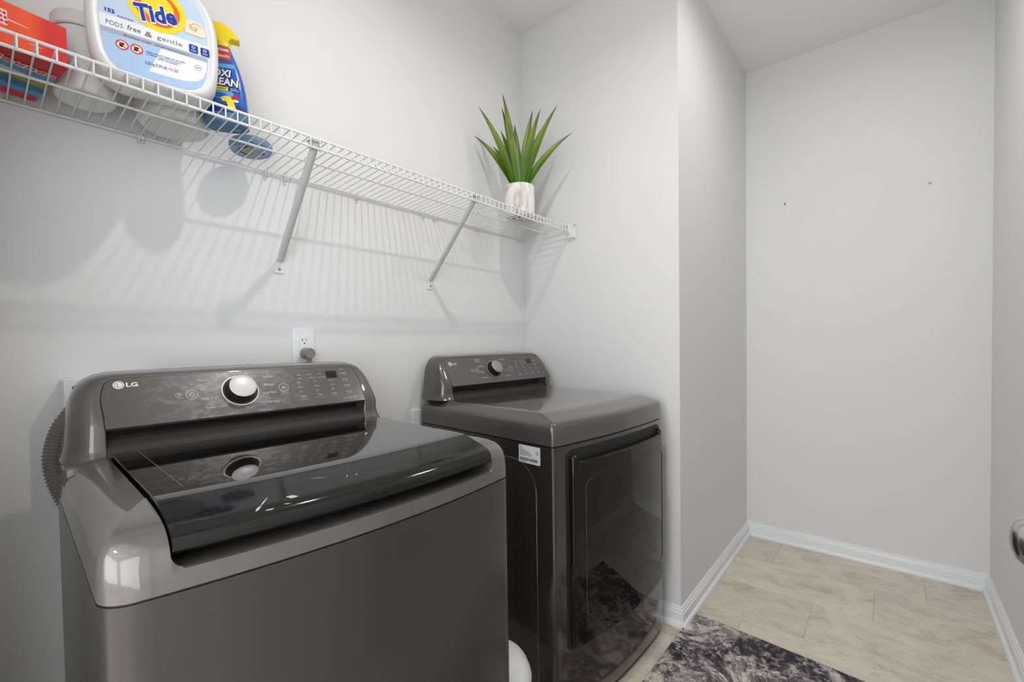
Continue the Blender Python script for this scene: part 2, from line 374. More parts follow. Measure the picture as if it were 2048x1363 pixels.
window_fill(wn2, ((VX0+VX1)/2, 0.035, 1.40), (math.radians(90), 0, 0), VX1-VX0-0.06, 2.1, WINDOW2_FILL*0.95, (0.95, 0.975, 1.0))
WY0, WY1, WZ0, WZ1 = -2.3, 0.3, 0.3, 2.5     # end window added to the hall as a source of fill light
for y0, y1, z0, z1 in ((-2.5, WY0, 0, H), (WY1, 0.5, 0, H), (WY0, WY1, 0, WZ0), (WY0, WY1, WZ1, H)):
    struct('wall_hall_end', [(HX-T, y0), (HX, y0), (HX, y1), (HX-T, y1)], z0, z1)
wn1 = empty('fill_window_1', (HX-0.05, 0, 0)); wn1['kind'] = 'structure'
for i in range(2):
    for j in range(2):
        y0 = WY0+0.04+(WY1-WY0-0.04)/2*i; z0 = WZ0+0.04+(WZ1-WZ0-0.04)/2*j
        MB().box(-0.004, 0.004, y0, y0+(WY1-WY0-0.12)/2, z0, z0+(WZ1-WZ0-0.12)/2).build('pane', M_FILLPANE, wn1, smooth=None)
fr_ = MB()
for y in (WY0, (WY0+WY1)/2-0.02, WY1-0.04): fr_.box(-0.03, 0.03, y, y+0.04, WZ0, WZ1)
for z in (WZ0, (WZ0+WZ1)/2-0.02, WZ1-0.04): fr_.box(-0.028, 0.028, WY0, WY1, z, z+0.04)
fr_.build('window_frame', M_TRIM, wn1, smooth=None)
window_fill(wn1, (0.035, (WY0+WY1)/2, (WZ0+WZ1)/2), (0, math.radians(-90), 0), WZ1-WZ0-0.06, WY1-WY0-0.06, WINDOW_FILL*0.95, (0.93, 0.965, 1.0))
struct('wall_hall_front', [(XB-T, T), (XB, T), (XB, 0.5), (XB-T, 0.5)], 0, H)
struct('wall_hall_front', [(XB-T, -2.5), (XB, -2.5), (XB, YR-T), (XB-T, YR-T)], 0, H)
struct('ceiling', [(HX-T, -2.6), (1.4, -2.6), (1.4, 0.6), (HX-T, 0.6)], H, H+0.1, M_CEIL)
# door casing of the doorway behind the camera
cas = MB()
for y in (DY0-0.075, DY1+0.02): cas.box(XB, XB+0.016, y, y+0.055, 0, DH+0.075)
cas.box(XB, XB+0.016, DY0-0.02, DY1+0.02, DH+0.02, DH+0.075)
for y in (DY0-0.02, DY1): cas.box(XB-T, XB, y, y+0.02, 0, DH+0.02)
cas.box(XB-T, XB, DY0, DY1, DH, DH+0.02)
tag(cas.build('trim_1', M_TRIM, smooth=None), kind='structure')

# floor: screed, and vinyl stone tiles in a third-offset bond
fl = struct('floor', [(HX-T, -2.6), (1.4, -2.6), (1.4, 0.6), (HX-T, 0.6)], -0.08, -0.0011, M_GROUT)
PX, PY, G = 0.2995, 0.605, 0.0023
_tm = {}
def tile_mesh(wx, wy):
    k = (round(wx, 4), round(wy, 4))
    if k not in _tm:
        _tm[k] = MB().box(0, wx, 0, wy, -0.006, 0).mesh('tile', None, (0.0010, 1)); _tm[k].materials.append(M_TILE)
    return _tm[k]
bx0, bx1, by0, by1 = XB-0.3, 1.24, -1.90, 0.10
for i in range(-9, 4):
    xa = 0.2155+PX*i; xb = xa+PX
    offy = {0: -1.190, 1: -1.399, 2: -1.580}[i % 3]
    for j in range(-3, 6):
        ya = offy+PY*j; yb = ya+PY
        cx0, cx1, cy0, cy1 = max(xa, bx0), min(xb, bx1), max(ya, by0), min(yb, by1)
        if cx1-cx0 < 0.02 or cy1-cy0 < 0.02: continue
        if cx0 > 0.12 and cy0 > -0.66: continue
        o = bpy.data.objects.new('tile', tile_mesh(cx1-cx0-G, cy1-cy0-G)); link(o, fl); o.location = (cx0+G/2, cy0+G/2, 0)

# baseboards: stepped cap, flat, shoe moulding
def offset_path(pts, t):
    out = []
    for i, p in enumerate(pts):
        dirs = []
        if i > 0: dirs.append((pts[i]-pts[i-1]).normalized())
        if i < len(pts)-1: dirs.append((pts[i+1]-pts[i]).normalized())
        ns = [V((d.y, -d.x)) for d in dirs]
        if len(ns) == 1: out.append(p+ns[0]*t)
        else:
            b = (ns[0]+ns[1]).normalized(); out.append(p+b*(t/max(0.2, b.dot(ns[0]))))
    return out
PATH = [V((XB, 0)), A0, E1, C4, C5, V((XB, YR-0.001))]     # room lies to the right of each step
PROF = [(0, 0.0764), (0.0045, 0.0764), (0.0065, 0.0735), (0.0065, 0.068), (0.010, 0.0655), (0.0115, 0.061), (0.0115, 0.0575), (0.0145, 0.0545), (0.0155, 0.050), (0.0155, 0.0), (0, 0.0)]
SHOE = [(0.0157, 0.0215), (0.019, 0.0210), (0.0235, 0.0180), (0.0265, 0.0125), (0.0276, 0.006), (0.0276, 0.0), (0.0157, 0.0)]
# walking the path the room is on the left for (0,0)->E1 (heading -Y, room at -X): right-hand normal of heading -Y is -X
def run(name, k, prof, m, parent=None):
    rows = []
    for t, z in prof:
        q = offset_path(PATH, t); rows.append([(q[k].x, q[k].y, z), (q[k+1].x, q[k+1].y, z)])
    rows.append(rows[0])
    mb = MB().grid(rows)
    n = len(prof)
    mb.add([r[0] for r in rows[:-1]], [list(range(n))]); mb.add([r[1] for r in rows[:-1]], [list(range(n))])
    return mb.build(name, m, parent, smooth=30)
for k, nm in enumerate(('left', 'niche', 'return', 'far', 'right')):
    b = tag(run('baseboard_'+nm, k, PROF, M_TRIM), kind='structure')
    run('shoe_moulding', k, SHOE, M_TRIM, b)

# the room's door, swung open along the right-hand wall beside the camera
dr = empty('door_1', (XB+0.02, -1.645, 0)); dr['kind'] = 'structure'
DW = 0.914
leaf = MB().box(0, DW, -0.0175, 0.0175, 0.012, 2.045)
leaf.build('door_leaf', M_DOORW, dr, smooth=None, bevel=(0.0015, 1))
for (x0, x1) in ((0.12, 0.41), (0.50, 0.79)):
    for (z0, z1) in ((0.22, 0.86), (1.04, 1.62), (1.72, 1.93)):
        for sgn in (1, -1):
            mb = MB()
            y0 = sgn*0.0175
            rr = [[(x, y0+sgn*d, z) for x, z in rrect(x0+i, x1-i, z0+i, z1-i, 0.002, 2)] for i, d in ((0, 0), (0.006, 0.004), (0.014, 0.001), (0.02, 0.001), (0.035, 0.005))]
            mb.grid(rr, True, False, True); mb.build('door_panel', M_DOORW, dr, smooth=30)
def knob(parent, x, y, z, sgn):
    Mk = Matrix.Translation((x, y, z)) @ Matrix.Rotation(math.radians(-90*sgn), 4, 'X')
    k = MB().lathe([(0.0, 0), (0.032, 0), (0.032, 0.004), (0.028, 0.008), (0.014, 0.012), (0.0115, 0.020), (0.0115, 0.028), (0.016, 0.034), (0.024, 0.040), (0.0280, 0.049), (0.0285, 0.056), (0.0265, 0.063), (0.021, 0.069), (0.012, 0.0725), (0.0, 0.0735)], 40, Mk, cap=False)
    return k.build('door_knob', M_NICKEL, parent, smooth=50)
KX = DW-0.079
knob(dr, KX, 0.0175, 0.945, 1); knob(dr, KX, -0.0175, 0.945, -1)
for z in (0.25, 1.05, 1.82):
    MB().tube([(-0.006, 0.02, z-0.045), (-0.006, 0.02, z+0.045)], 0.006, 10).build('hinge', M_NICKEL, dr)

# ------------------------------------------------------------------ lamps
LX, LY = -0.95, -0.885
cl = empty('ceiling_light', (LX, LY, H), 0, 'small recessed downlight in the ceiling over the washer and dryer', 'ceiling light')
MB().lathe([(0.0295, -0.0003), (0.0295, -0.0140), (0.0315, -0.0150), (0.0360, -0.0140), (0.0520, -0.0045), (0.0540, -0.0003)], 48, cap=False).build('baffle_ring', M_TRIM, cl)
MB().lathe([(0.0260, -0.0004), (0.0260, -0.0018), (0.021, -0.0022), (0.0, -0.0024)], 12, cap=False).build('lens', M_GLOBE, cl)
lamp(cl, 0.026, -0.0030, BULB, (1.0, 0.975, 0.94))
fl2 = empty('ceiling_light', (0.06, -1.36, H), 0, 'added wide frosted dome fill light over the empty end of the room', 'ceiling light')  # added lamp that brightens the far walls, floor and ceiling
MB().lathe([(0.0, 0), (0.165, 0), (0.165, -0.016), (0.156, -0.020), (0.0, -0.020)], 56, cap=False).build('fixture_body', M_TRIM, fl2)
MB().lathe([(0.154, -0.0205), (0.153, -0.034), (0.142, -0.058), (0.115, -0.078), (0.0, -0.093)], 20, cap=False).build('diffuser', M_FILLDOME, fl2)
lamp(fl2, 0.150, -0.096, FLUSH_FILL*1.25, (1.0, 0.985, 0.965))
hl = empty('ceiling_light', (-3.2, -1.0, H), 0, 'added flat round fill light in the hall behind the camera', 'ceiling light')  # added hall lamp, supplies fill through the doorway
MB().lathe([(0.0, 0), (0.19, 0), (0.19, -0.03), (0.175, -0.035), (0.0, -0.035)], 48, cap=False).build('fixture_body', M_TRIM, hl)
MB().lathe([(0.172, -0.0355), (0.165, -0.05), (0.12, -0.062), (0.0, -0.068)], 16, cap=False).build('diffuser', M_HALLFILL, hl)
lamp(hl, 0.165, -0.071, HALL_FILL, (0.93, 0.96, 1.0))


# ------------------------------------------------------------------ washer and dryer
W_ = 0.686
def plan(bow_mid, bow_drop, rc, vb, n=40, extra=None):
    """plan outline of a cabinet, left rear round the bowed front to right rear, as (u, v)"""
    def bow(u): return bow_mid-bow_drop*((u-W_/2)/(W_/2))**2
    pts = [(0, vb), (0, vb+(bow(0)-rc-vb)*0.5)]
    us = [0, rc*0.04, rc*0.13, rc*0.29, rc*0.5, rc*0.75]+[rc+(W_-2*rc)*i/n for i in range(n+1)]
    us = us+[W_-x for x in us[:6]][::-1]
    if extra: us = sorted(set([round(x, 6) for x in us+extra]))
    for u in us:
        d = min(u, W_-u); c = 0 if d >= rc else rc-math.sqrt(max(0, rc*rc-(rc-d)**2))
        pts.append((u, bow(u)-c))
    pts += [(W_, vb+(bow(0)-rc-vb)*0.5), (W_, vb)]
    return pts, bow
def L3(u, v, z): return (u, -v, z)

def console(root, vb, v0, z0, zt, tilt, ztop_panel, m_body, m_fas, m_cap, dryer=False):
    """hooded control console: v0, z0 is the lower edge of the sloped fascia, zt its top"""
    tl = math.radians(tilt); zc = ztop_panel
    def vf(z):
        if z >= z0: return v0-(z-z0)*math.tan(tl)
        k = (z0-z)/(z0-zc); return v0-0.004*math.sin(k*math.pi)+0.010*max(0, k-0.7)/0.3
    # front silhouette, left foot over the top to right foot
    h = zt-zc
    left = [(0.0005, zc), (0.004, zc+0.012), (0.0070, zc+0.030), (0.0095, zc+0.055), (0.0130, zc+0.085), (0.0175, zc+0.112), (0.0225, zc+0.128), (0.0300, zc+0.1425), (0.0420, zt-0.0135), (0.0580, zt-0.0050), (0.0800, zt-0.0008), (0.11, zt)]
    sil = left+[(0.20, zt+0.0008), (0.343, zt+0.0012), (0.486, zt+0.0008)]+[(W_-u, z) for u, z in left[::-1]]
    innl = [(0.066, zc), (0.066, zc+0.012), (0.0655, zc+0.030), (0.065, zc+0.055), (0.0635, zc+0.085), (0.0615, zc+0.105), (0.0622, zc+0.120), (0.0650, zc+0.132), (0.0705, zt-0.0215), (0.0790, zt-0.0165), (0.0910, zt-0.0142), (0.115, zt-0.0136)]
    inn_ = innl+[(0.20, zt-0.0132), (0.343, zt-0.0130), (0.486, zt-0.0132)]+[(W_-u, z) for u, z in innl[::-1]]
    def ringrow(k, dv, vabs=None):
        row = []
        for (u, z), (ui, zi) in zip(sil, inn_):
            uu = u+(ui-u)*k; z2 = z+(zi-z)*k
            row.append(L3(uu, vf(z2)+dv if vabs is None else vabs, z2))
        return row
    rows = [ringrow(0, 0, vb), ringrow(0, -0.055), ringrow(0.026, -0.040), ringrow(0.10, -0.024), ringrow(0.24, -0.011), ringrow(0.44, -0.003), ringrow(0.68, 0.0005), ringrow(0.95, 0.0005), ringrow(0.985, -0.0015), ringrow(1.0, -0.050)]
    mb = MB().grid(rows, False)
    n = len(sil); mb.add([rows[0][j] for j in range(n)], [list(range(n))])
    mb.build('console_hood', m_body, root, smooth=35)
    # fascia
    Mf = Matrix(((1, 0, 0, 0), (0, math.sin(tl), -math.cos(tl), -v0), (0, math.cos(tl), math.sin(tl), z0), (0, 0, 0, 1)))
    top = (zt-0.0135-z0)/math.cos(tl)
    inn = [(u, (z-z0)/math.cos(tl)) for u, z in inn_]
    a = inn[:n//2]; a = [q for q in a if q[1] > 0.004]
    poly = [(a[0][0], 0.0)]+a+[inn[n//2]]+[(W_-q[0], q[1]) for q in a[::-1]]+[(W_-a[0][0], 0.0)]
    fas = MB().prism(poly, -0.010, 0.0, Mf).build('fascia', m_fas, root, smooth=None)
    uL, uR = a[0][0], W_-a[0][0]
    # undercut and ledge below the fascia
    def ext(name, prof, m, u0=uL+0.0005, u1=uR-0.0005):
        g = MB().grid([[L3(u0, v, z) for v, z in prof], [L3(u1, v, z) for v, z in prof]])
        k = len(prof); g.add([L3(u0, v, z) for v, z in prof], [list(range(k))]); g.add([L3(u1, v, z) for v, z in prof], [list(range(k))])
        return g.build(name, m, root, smooth=30)
    d = 0.0 if not dryer else 0.0
    ext('shadow_recess', [(v0-0.012, z0+0.004), (v0-0.048, z0-0.002), (v0-0.052, z0-0.024), (v0-0.075, z0-0.026), (v0-0.075, z0+0.004)], M_BLACKP)
    ext('console_ledge', [(v0-0.060, z0-0.0215), (v0-0.032, z0-0.0265), (v0-0.028, z0-0.0285), (v0-0.020, z0-0.036), (v0-0.006, z0-0.044), (v0+0.012, z0-0.050), (v0+0.018, z0-0.0525), (v0+0.018, zc-0.006), (v0-0.07, zc-0.006), (v0-0.07, z0-0.0215)], m_body)
    # knob
    kn = MB(); ring(kn, 0.3125, 0.0615, 0.0405, 0.0375, 0, 0.0022, 48, Mf)
    kr = kn.build('knob_ring', m_cap if not dryer else M_KNOBG, root, smooth=40)
    Mk = Mf @ Matrix.Translation((0.3125, 0.0615, 0))
    ks = MB().lathe([(0.0372, 0.0), (0.0372, 0.0012), (0.0312, 0.002), (0.0300, 0.0042), (0.0296, 0.021), (0.0285, 0.0228), (0.0, 0.0228)], 48, Mk, cap=False).build('cycle_knob', M_KNOBS, root, smooth=40)
    MB().lathe([(0.0286, 0.0226), (0.0290, 0.0245), (0.0270, 0.0262), (0.020, 0.0272), (0.0, 0.0277)], 48, Mk, cap=False).build('knob_cap', m_cap, ks, smooth=50)
    # printing
    lg = MB(); lg.prism(ell(0.0915, 0.0975, 0.0092, 0.0092, 32), 0, 0.0003, Mf)
    text(lg, 'LG', 0.1035, 0.0925, 0.0098, 0.0195, Mf, bold=0.03)
    lg.build('maker_logo', M_PRINT if dryer else M_PRINTW, fas, smooth=None)
    fa = MB(); text(fa, 'L', 0.0895, 0.0935, 0.0075, 0.0034, Mf, z=0.0003); ring(fa, 0.0915, 0.0975, 0.0070, 0.0062, 0.0003, 0.0005, 24, Mf); fa.prism(ell(0.0882, 0.1000, 0.0009, 0.0009, 10), 0.0003, 0.0005, Mf)
    fa.build('logo_face', m_fas, fas, smooth=None)
    pr = MB()
    for cx, cy in ((0.2144, 0.0615), (0.4123, 0.0610)):
        ring(pr, cx, cy, 0.0118, 0.0108, 0, 0.0003, 32, Mf)
    ring(pr, 0.2144, 0.0612, 0.0052, 0.0042, 0, 0.0003, 20, Mf); pr.box(0.2140, 0.2148, 0.0615, 0.0675, 0, 0.0003, Mf)
    pr.prism([(0.4085, 0.0575), (0.4085, 0.0645), (0.4125, 0.0610)], 0, 0.0003, Mf); pr.box(0.4138, 0.4148, 0.0580, 0.0640, 0, 0.0003, Mf); pr.box(0.4158, 0.4168, 0.0580, 0.0640, 0, 0.0003, Mf)
    ring(pr, 0.1880, 0.0625, 0.0042, 0.0034, 0, 0.0003, 16, Mf); ring(pr, 0.1925, 0.0645, 0.0036, 0.0028, 0, 0.0003, 16, Mf); pr.box(0.1845, 0.1975, 0.0545, 0.0551, 0, 0.0003, Mf)
    pr.box(0.4050, 0.4210, 0.0452, 0.0457, 0, 0.0003, Mf)
    hh = 0.0058
    if dryer:
        words = [('Normal', 0.2255, 0.1090, 0.025), ('Heavy Duty', 0.2230, 0.1005, 0.026), ('Bedding', 0.2298, 0.0765, 0.030), ('Delicates', 0.2279, 0.0495, 0.024), ('Towels', 0.2278, 0.0225, 0.026), ('Perm. Press', 0.3600, 0.1040, 0.036), ('Air Dry', 0.3716, 0.0500, 0.018), ('Speed Dry', 0.3642, 0.0240, 0.032)]
    else:
        words = [('Normal', 0.2313, 0.0945, 0.0215), ('Heavy Duty', 0.2319, 0.0702, 0.0330), ('Deep Wash', 0.2325, 0.0460, 0.0312), ('Towels', 0.2355, 0.0220, 0.0185), ('Delicates', 0.3693, 0.0930, 0.024), ('Allergen', 0.3660, 0.0700, 0.026), ('Speed Wash', 0.3596, 0.0472, 0.0321), ('Tub Clean', 0.3663, 0.0216, 0.0270)]
    for wd, s_, t_, wid in words: text(pr, wd, s_, t_, hh, wid, Mf)
    for s0, s1, t_ in ((0.2545, 0.275, 0.0975), (0.2660, 0.272, 0.0735), (0.2560, 0.283, 0.0250), (0.3470, 0.362, 0.0250)): pr.box(s0, s1, t_, t_+0.0005, 0, 0.0003, Mf)
    for wd, s_, t_, wid in (('Wash', 0.4530, 0.0930, 0.010), ('Rinse', 0.4805, 0.0930, 0.010), ('Spin', 0.5090, 0.0930, 0.008), ('Delay', 0.4530, 0.0822, 0.013), ('Control Lock', 0.4800, 0.0822, 0.020), ('Remote Start', 0.5080, 0.0822, 0.020)): text(pr, wd, s_, t_, 0.0032, wid, Mf)
    for ci, cx in enumerate((0.4432, 0.4868, 0.5300)):
        for ri, wd in enumerate((('High', 'Warm', 'Heavy'), ('Medium', 'Normal', 'Normal'), ('Low', 'Cold', 'Light'))):
            text(pr, wd[ci], cx+0.0045, 0.0706-0.0140*ri, 0.0034, 0.013 if wd[ci] in ('Medium', 'Normal') else 0.009, Mf)
    for wd, s_, t_, wid in ((('Temp.', 0.4487, 0.0280, 0.0150), ('Dry', 0.4935, 0.0280, 0.012), ('Time', 0.5346, 0.0280, 0.012)) if dryer else (('Spin', 0.4487, 0.0280, 0.0150), ('Temp.', 0.4935, 0.0285, 0.0130), ('Soil', 0.5346, 0.0280, 0.0115))): text(pr, wd, s_, t_, 0.0050, wid, Mf)
    for s0, s1, t_ in ((0.4440, 0.4700, 0.0235), (0.4450, 0.4660, 0.0200), (0.4860, 0.5120, 0.0235), (0.5270, 0.5540, 0.0235)): pr.box(s0, s1, t_, t_+0.0004, 0, 0.0003, Mf)
    for wd, t_ in (('Cold Wash', 0.0905), ('Extra Rinse', 0.0705), ('Water Plus', 0.0510), ('Stain Care', 0.0305)):
        text(pr, wd, 0.5730, t_, 0.0040, 0.019, Mf); pr.box(0.5750, 0.5910, t_-0.0035, t_-0.0030, 0, 0.0003, Mf)
    text(pr, 'Delay Wash', 0.5740, 0.1030, 0.0028, 0.014, Mf)
    if not dryer:
        text(pr, 'smart', 0.5623, 0.0105, 0.0045, 0.012, Mf); text(pr, 'ThinQ', 0.5755, 0.0105, 0.0045, 0.011, Mf); ring(pr, 0.5950, 0.0128, 0.0046, 0.0034, 0, 0.0003, 20, Mf)
    tag(pr.build('cycle_print', M_PRINT, fas, smooth=None), kind='stuff')
    if dryer:
        bl = MB(); text(bl, 'Sensor Dry', 0.3640, 0.0880, 0.005, 0.030, Mf); text(bl, 'Energy', 0.3700, 0.0805, 0.005, 0.022, Mf); bl.build('blue_print', M_PRINTB, fas, smooth=None)
    MB().prism(rrect(0.5318, 0.5624, 0.0786, 0.1008, 0.0008, 2), 0, 0.0004, Mf).build('display_window', M_BLACKG, fas, smooth=None)
    ld = MB()
    for cx, cy in [(0.4432, 0.0722-0.0140*i) for i in range(3)]+[(0.4868, 0.0722-0.0140*i) for i in range(3)]+[(0.5300, 0.0722-0.0140*i) for i in range(3)]+[(0.4519, 0.0985), (0.4796, 0.0985), (0.5080, 0.0985), (0.4519, 0.0880), (0.4820, 0.0880), (0.5100, 0.0880)]+[(0.5815, t_+0.0065) for t_ in (0.0905, 0.0705, 0.0510, 0.0305)]:
        ld.prism(ell(cx, cy, 0.0016, 0.0010, 10), 0, 0.0004, Mf)
    tag(ld.build('indicator_dots', M_DARK, fas, smooth=None), kind='stuff')
    return fas, Mf

# ---- washer
wa = empty('washing_machine', (-1.7350, -0.045, 0), math.radians(-2.5), 'dark graphite top-load washing machine with glossy black lid, nearest the camera', 'washing machine')
ZS = 0.886; VB = 0.105
out, bow = plan(0.7565, 0.036, 0.030, VB, extra=[0.050, 0.058, 0.0640, 0.0652, 0.0656, 0.0664, 0.069, 0.0725, 0.077, 0.083]+[0.686-x for x in (0.050, 0.058, 0.0640, 0.0652, 0.0656, 0.0664, 0.069, 0.0725, 0.077, 0.083)])
cab = MB().grid([[L3(u, v, z) for u, v in out] for z in (0.035, 0.30, 0.60, ZS-0.0030)], True, True, True)
cab.build('cabinet', M_GRAPHF, wa, smooth=35)
MB().grid([[L3(W_/2+(u-W_/2)*0.93, VB+0.01+(v-VB)*0.87, z) for u, v in out] for z in (0.004, 0.036)], True, True, True).build('toe_base', M_BLACKP, wa, smooth=35)
MB().grid([[L3(W_/2+(u-W_/2)*0.994, VB+0.002+(v-VB)*0.993, z) for u, v in out] for z in (ZS-0.006, ZS+0.003)], True, True, True).build('seam_gasket', M_BLACKP, wa, smooth=35)
for v in (0.17, 0.30, 0.45):
    zt_ = {0.17: 0.72, 0.30: 0.66, 0.45: 0.60}[v]
    MB().grid([[L3(-0.0004, v+dv, z) for dv in (-0.002, 0.002)] for z in (0.10, zt_)]).build('side_crease', M_BLACKP, wa, smooth=None)
# top panel with a notch under the lid's front edge
prof = [(ZS, 0, 0), (0.905, 0.0004, 0.0006), (0.9105, 0.0006, 0.001), (0.925, 0.0018, 0.004), (0.938, 0.0042, 0.010), (0.948, 0.0080, 0.020), (0.956, 0.0140, 0.035), (0.961, 0.0220, 0.055), (0.9645, 0.0320, 0.080), (0.9665, 0.0450, 0.110), (0.9685, 0.0640, 0.150), (0.9660, 0.0655, 0.150), (0.9250, 0.0655, 0.150)]
UL, UR = 0.0655, 0.6205
rows = []
for (z, s_, f_) in prof:
    row = []
    for u, v in out:
        uu = max(u, s_) if u < W_/2 else min(u, W_-s_); vv = VB+(v-VB)*(1-f_/(0.756-VB)) if v > 0.5 else v
        front = v > 0.60
        zz = z
        if front and UL <= u <= UR:
            d = min(u-UL, UR-u); rr = 0.018
            zz = min(z, 0.9105 if d >= rr else 0.9105+rr-math.sqrt(max(0, rr*rr-(rr-d)**2)))
        row.append(L3(uu, vv, zz))
    rows.append(row)
tp = MB().grid(rows)
tp.build('top_panel', M_GRAPH, wa, smooth=40)
MB().box(0.02, W_-0.02, -0.70, -VB-0.02, 0.889, 0.905).build('tub_deck', M_BLACKP, wa, smooth=None)
MB().box(0.002, W_-0.002, -0.245, -VB, ZS, 0.9615).build('rear_deck', M_GRAPH, wa, smooth=None, bevel=(0.004, 2))
# lid
LU0, LU1, LV0 = 0.0675, 0.6185, 0.2335
def lidrow(prof_, u): return [L3(u, v+(bow(u)-0.7565)*max(0, (v-LV0)/0.52), z) for v, z in prof_]
us = [LU0+(LU1-LU0)*i/28 for i in range(29)]
def lidpart(name, pr_, m, parent, smooth=30):
    r_ = [lidrow(pr_, u) for u in us]
    g = MB().grid([q+[q[0]] for q in r_]); k = len(pr_)
    g.add(r_[0], [list(range(k))]); g.add(r_[-1], [list(range(k))])
    return g.build(name, m, parent, smooth=smooth)
lid = lidpart('lid', [(LV0, 0.9640), (LV0+0.003, 0.9715), (LV0+0.008, 0.9755), (LV0+0.018, 0.9772), (0.45, 0.9776), (0.640, 0.9776), (0.656, 0.9772), (0.663, 0.9762), (0.663, 0.945), (LV0, 0.945)], M_BLACKG, wa)
lidpart('lid_front', [(0.6635, 0.9758), (0.670, 0.9742), (0.690, 0.9688), (0.722, 0.9596), (0.736, 0.9550), (0.7445, 0.9492), (0.7490, 0.9415), (0.7490, 0.9330), (0.7455, 0.9278), (0.738, 0.9262), (0.700, 0.9300), (0.6635, 0.9300)], M_BLACKH, lid, smooth=50)
hb_ = MB(); 
for u0, u1 in ((0.10, 0.60),):
    hb_.tube([L3(u0, LV0-0.004, 0.9645), L3(u1, LV0-0.004, 0.9645)], 0.0038, 8)
hb_.build('lid_hinge', M_BLACKP, lid)
gl = MB()
gl.add([L3(u, v, z) for u, v, z in ((0.105, 0.26, 0.9779), (0.1058, 0.26, 0.9779), (0.1058, 0.45, 0.9779), (0.105, 0.45, 0.9779), (0.105, 0.60, 0.9779), (0.1058, 0.60, 0.9779))], [(0, 1, 2, 3), (3, 2, 5, 4)])
gl.build('lid_border_line', M_KNOBG, lid, smooth=None)
# white scuffs worn into the lid's front slope
M_SCUFF = mat('pale_scuff', (0.42, 0.42, 0.44), 0.6, vary=(400, 0.5))
FP = [(0.6635, 0.9758), (0.670, 0.9742), (0.690, 0.9688), (0.722, 0.9596), (0.736, 0.9550), (0.7445, 0.9492)]
def facet(u, v):
    vn = v-(bow(u)-0.7565)*(v-LV0)/0.52
    for (v0_, z0_), (v1_, z1_) in zip(FP, FP[1:]):
        if vn <= v1_: return z0_+(z1_-z0_)*(vn-v0_)/(v1_-v0_)
    return FP[-1][1]
def scuff(p0, p1, wd):
    d = V((p1[0]-p0[0], p1[1]-p0[1])); nrm = V((-d.y, d.x)).normalized()
    rows_ = []
    for i in range(7):
        t = i/6; hw = wd*math.sin(math.pi*(0.08+0.84*t))*(0.7+0.5*random.random())
        rows_.append([(lambda q: L3(q.x, q.y, facet(q.x, q.y)+0.0002))(V(p0)+d*t+nrm*k*hw) for k in (-1, 0, 1)])
    MB().grid(rows_).build('scuff_mark', M_SCUFF, lid, smooth=30)
random.seed(11)
for p0, p1, wd in (((0.1610, 0.7270), (0.1700, 0.7190), 0.0020), ((0.1700, 0.7190), (0.1845, 0.7040), 0.0011), ((0.2060, 0.7150), (0.2200, 0.7210), 0.0030), ((0.2560, 0.6850), (0.2780, 0.6920), 0.0006), ((0.1720, 0.7300), (0.1830, 0.7310), 0.0008), ((0.1960, 0.7290), (0.2060, 0.7310), 0.0006), ((0.3050, 0.7060), (0.3100, 0.6980), 0.0005), ((0.3180, 0.7080), (0.3260, 0.7020), 0.0005)): scuff(p0, p1, wd)
console(wa, VB, 0.215, 1.021, 1.130, 33, 0.9615, M_GRAPH, M_FASW, M_KNOBW)
# drain hose behind the machine
hp = [(0.030, 0.085, 1.050), (0.012, 0.075, 1.020), (0.001, 0.068, 0.985), (-0.004, 0.064, 0.945), (0.002, 0.066, 0.900), (0.018, 0.072, 0.850), (0.05, 0.075, 0.78), (0.07, 0.075, 0.60)]
dense = []
def cat(p0, p1, p2, p3, t): return tuple(0.5*((2*b)+(-a+c)*t+(2*a-5*b+4*c-d)*t*t+(-a+3*b-3*c+d)*t**3) for a, b, c, d in zip(p0, p1, p2, p3))
for i in range(len(hp)-1):
    p0, p1, p2, p3 = hp[max(i-1, 0)], hp[i], hp[i+1], hp[min(i+2, len(hp)-1)]
    k = max(6, int((V(p2)-V(p1)).length/0.00175))
    for j in range(k): dense.append(cat(p0, p1, p2, p3, j/k))
MB().tube([L3(*q) for q in dense], 0.016, 16, rad=[0.0172 if (i//2) % 2 == 0 else 0.0140 for i in range(len(dense))]).build('drain_hose', M_HOSE, wa, smooth=25)
for sx in (0.06, W_-0.06):
    for sv in (0.16, 0.63):
        MB().lathe([(0.0, 0), (0.022, 0), (0.022, 0.012), (0.010, 0.014), (0.010, 0.03), (0.0, 0.03)], 16, c=(sx, -sv), cap=False).build('foot', M_BLACKP, wa)

# ---- dryer
dy = empty('clothes_dryer', (-0.7115, -0.030, 0), math.radians(-4.7), 'dark brown front-load dryer with a black glass door, beside the corner wall', 'dryer')
ZD = 0.870
outd, bowd = plan(0.6850, 0.0215, 0.014, 0.0)
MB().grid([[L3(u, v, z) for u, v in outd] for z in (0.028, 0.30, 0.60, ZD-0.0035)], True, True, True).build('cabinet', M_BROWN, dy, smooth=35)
MB().grid([[L3(W_/2+(u-W_/2)*0.985, 0.004+v*0.982, z) for u, v in outd] for z in (0.006, 0.029)], True, True, True).build('toe_base', M_BLACKP, dy, smooth=35)
MB().grid([[L3(W_/2+(u-W_/2)*0.985, 0.002+v*0.985, z) for u, v in outd] for z in (ZD-0.006, ZD+0.003)], True, True, True).build('seam_gasket', M_BLACKP, dy, smooth=35)
profd = [(ZD+0.0008, 0, 0), (0.905, 0.0002, 0.0002), (0.922, 0.0010, 0.0010), (0.931, 0.0035, 0.0040), (0.9375, 0.0080, 0.0110), (0.9415, 0.0125, 0.0200), (0.9480, 0.0200, 0.0400), (0.9545, 0.0280, 0.0600), (0.9585, 0.0340, 0.0730), (0.9605, 0.0400, 0.0850), (0.9612, 0.0500, 0.1050)]
rows = []
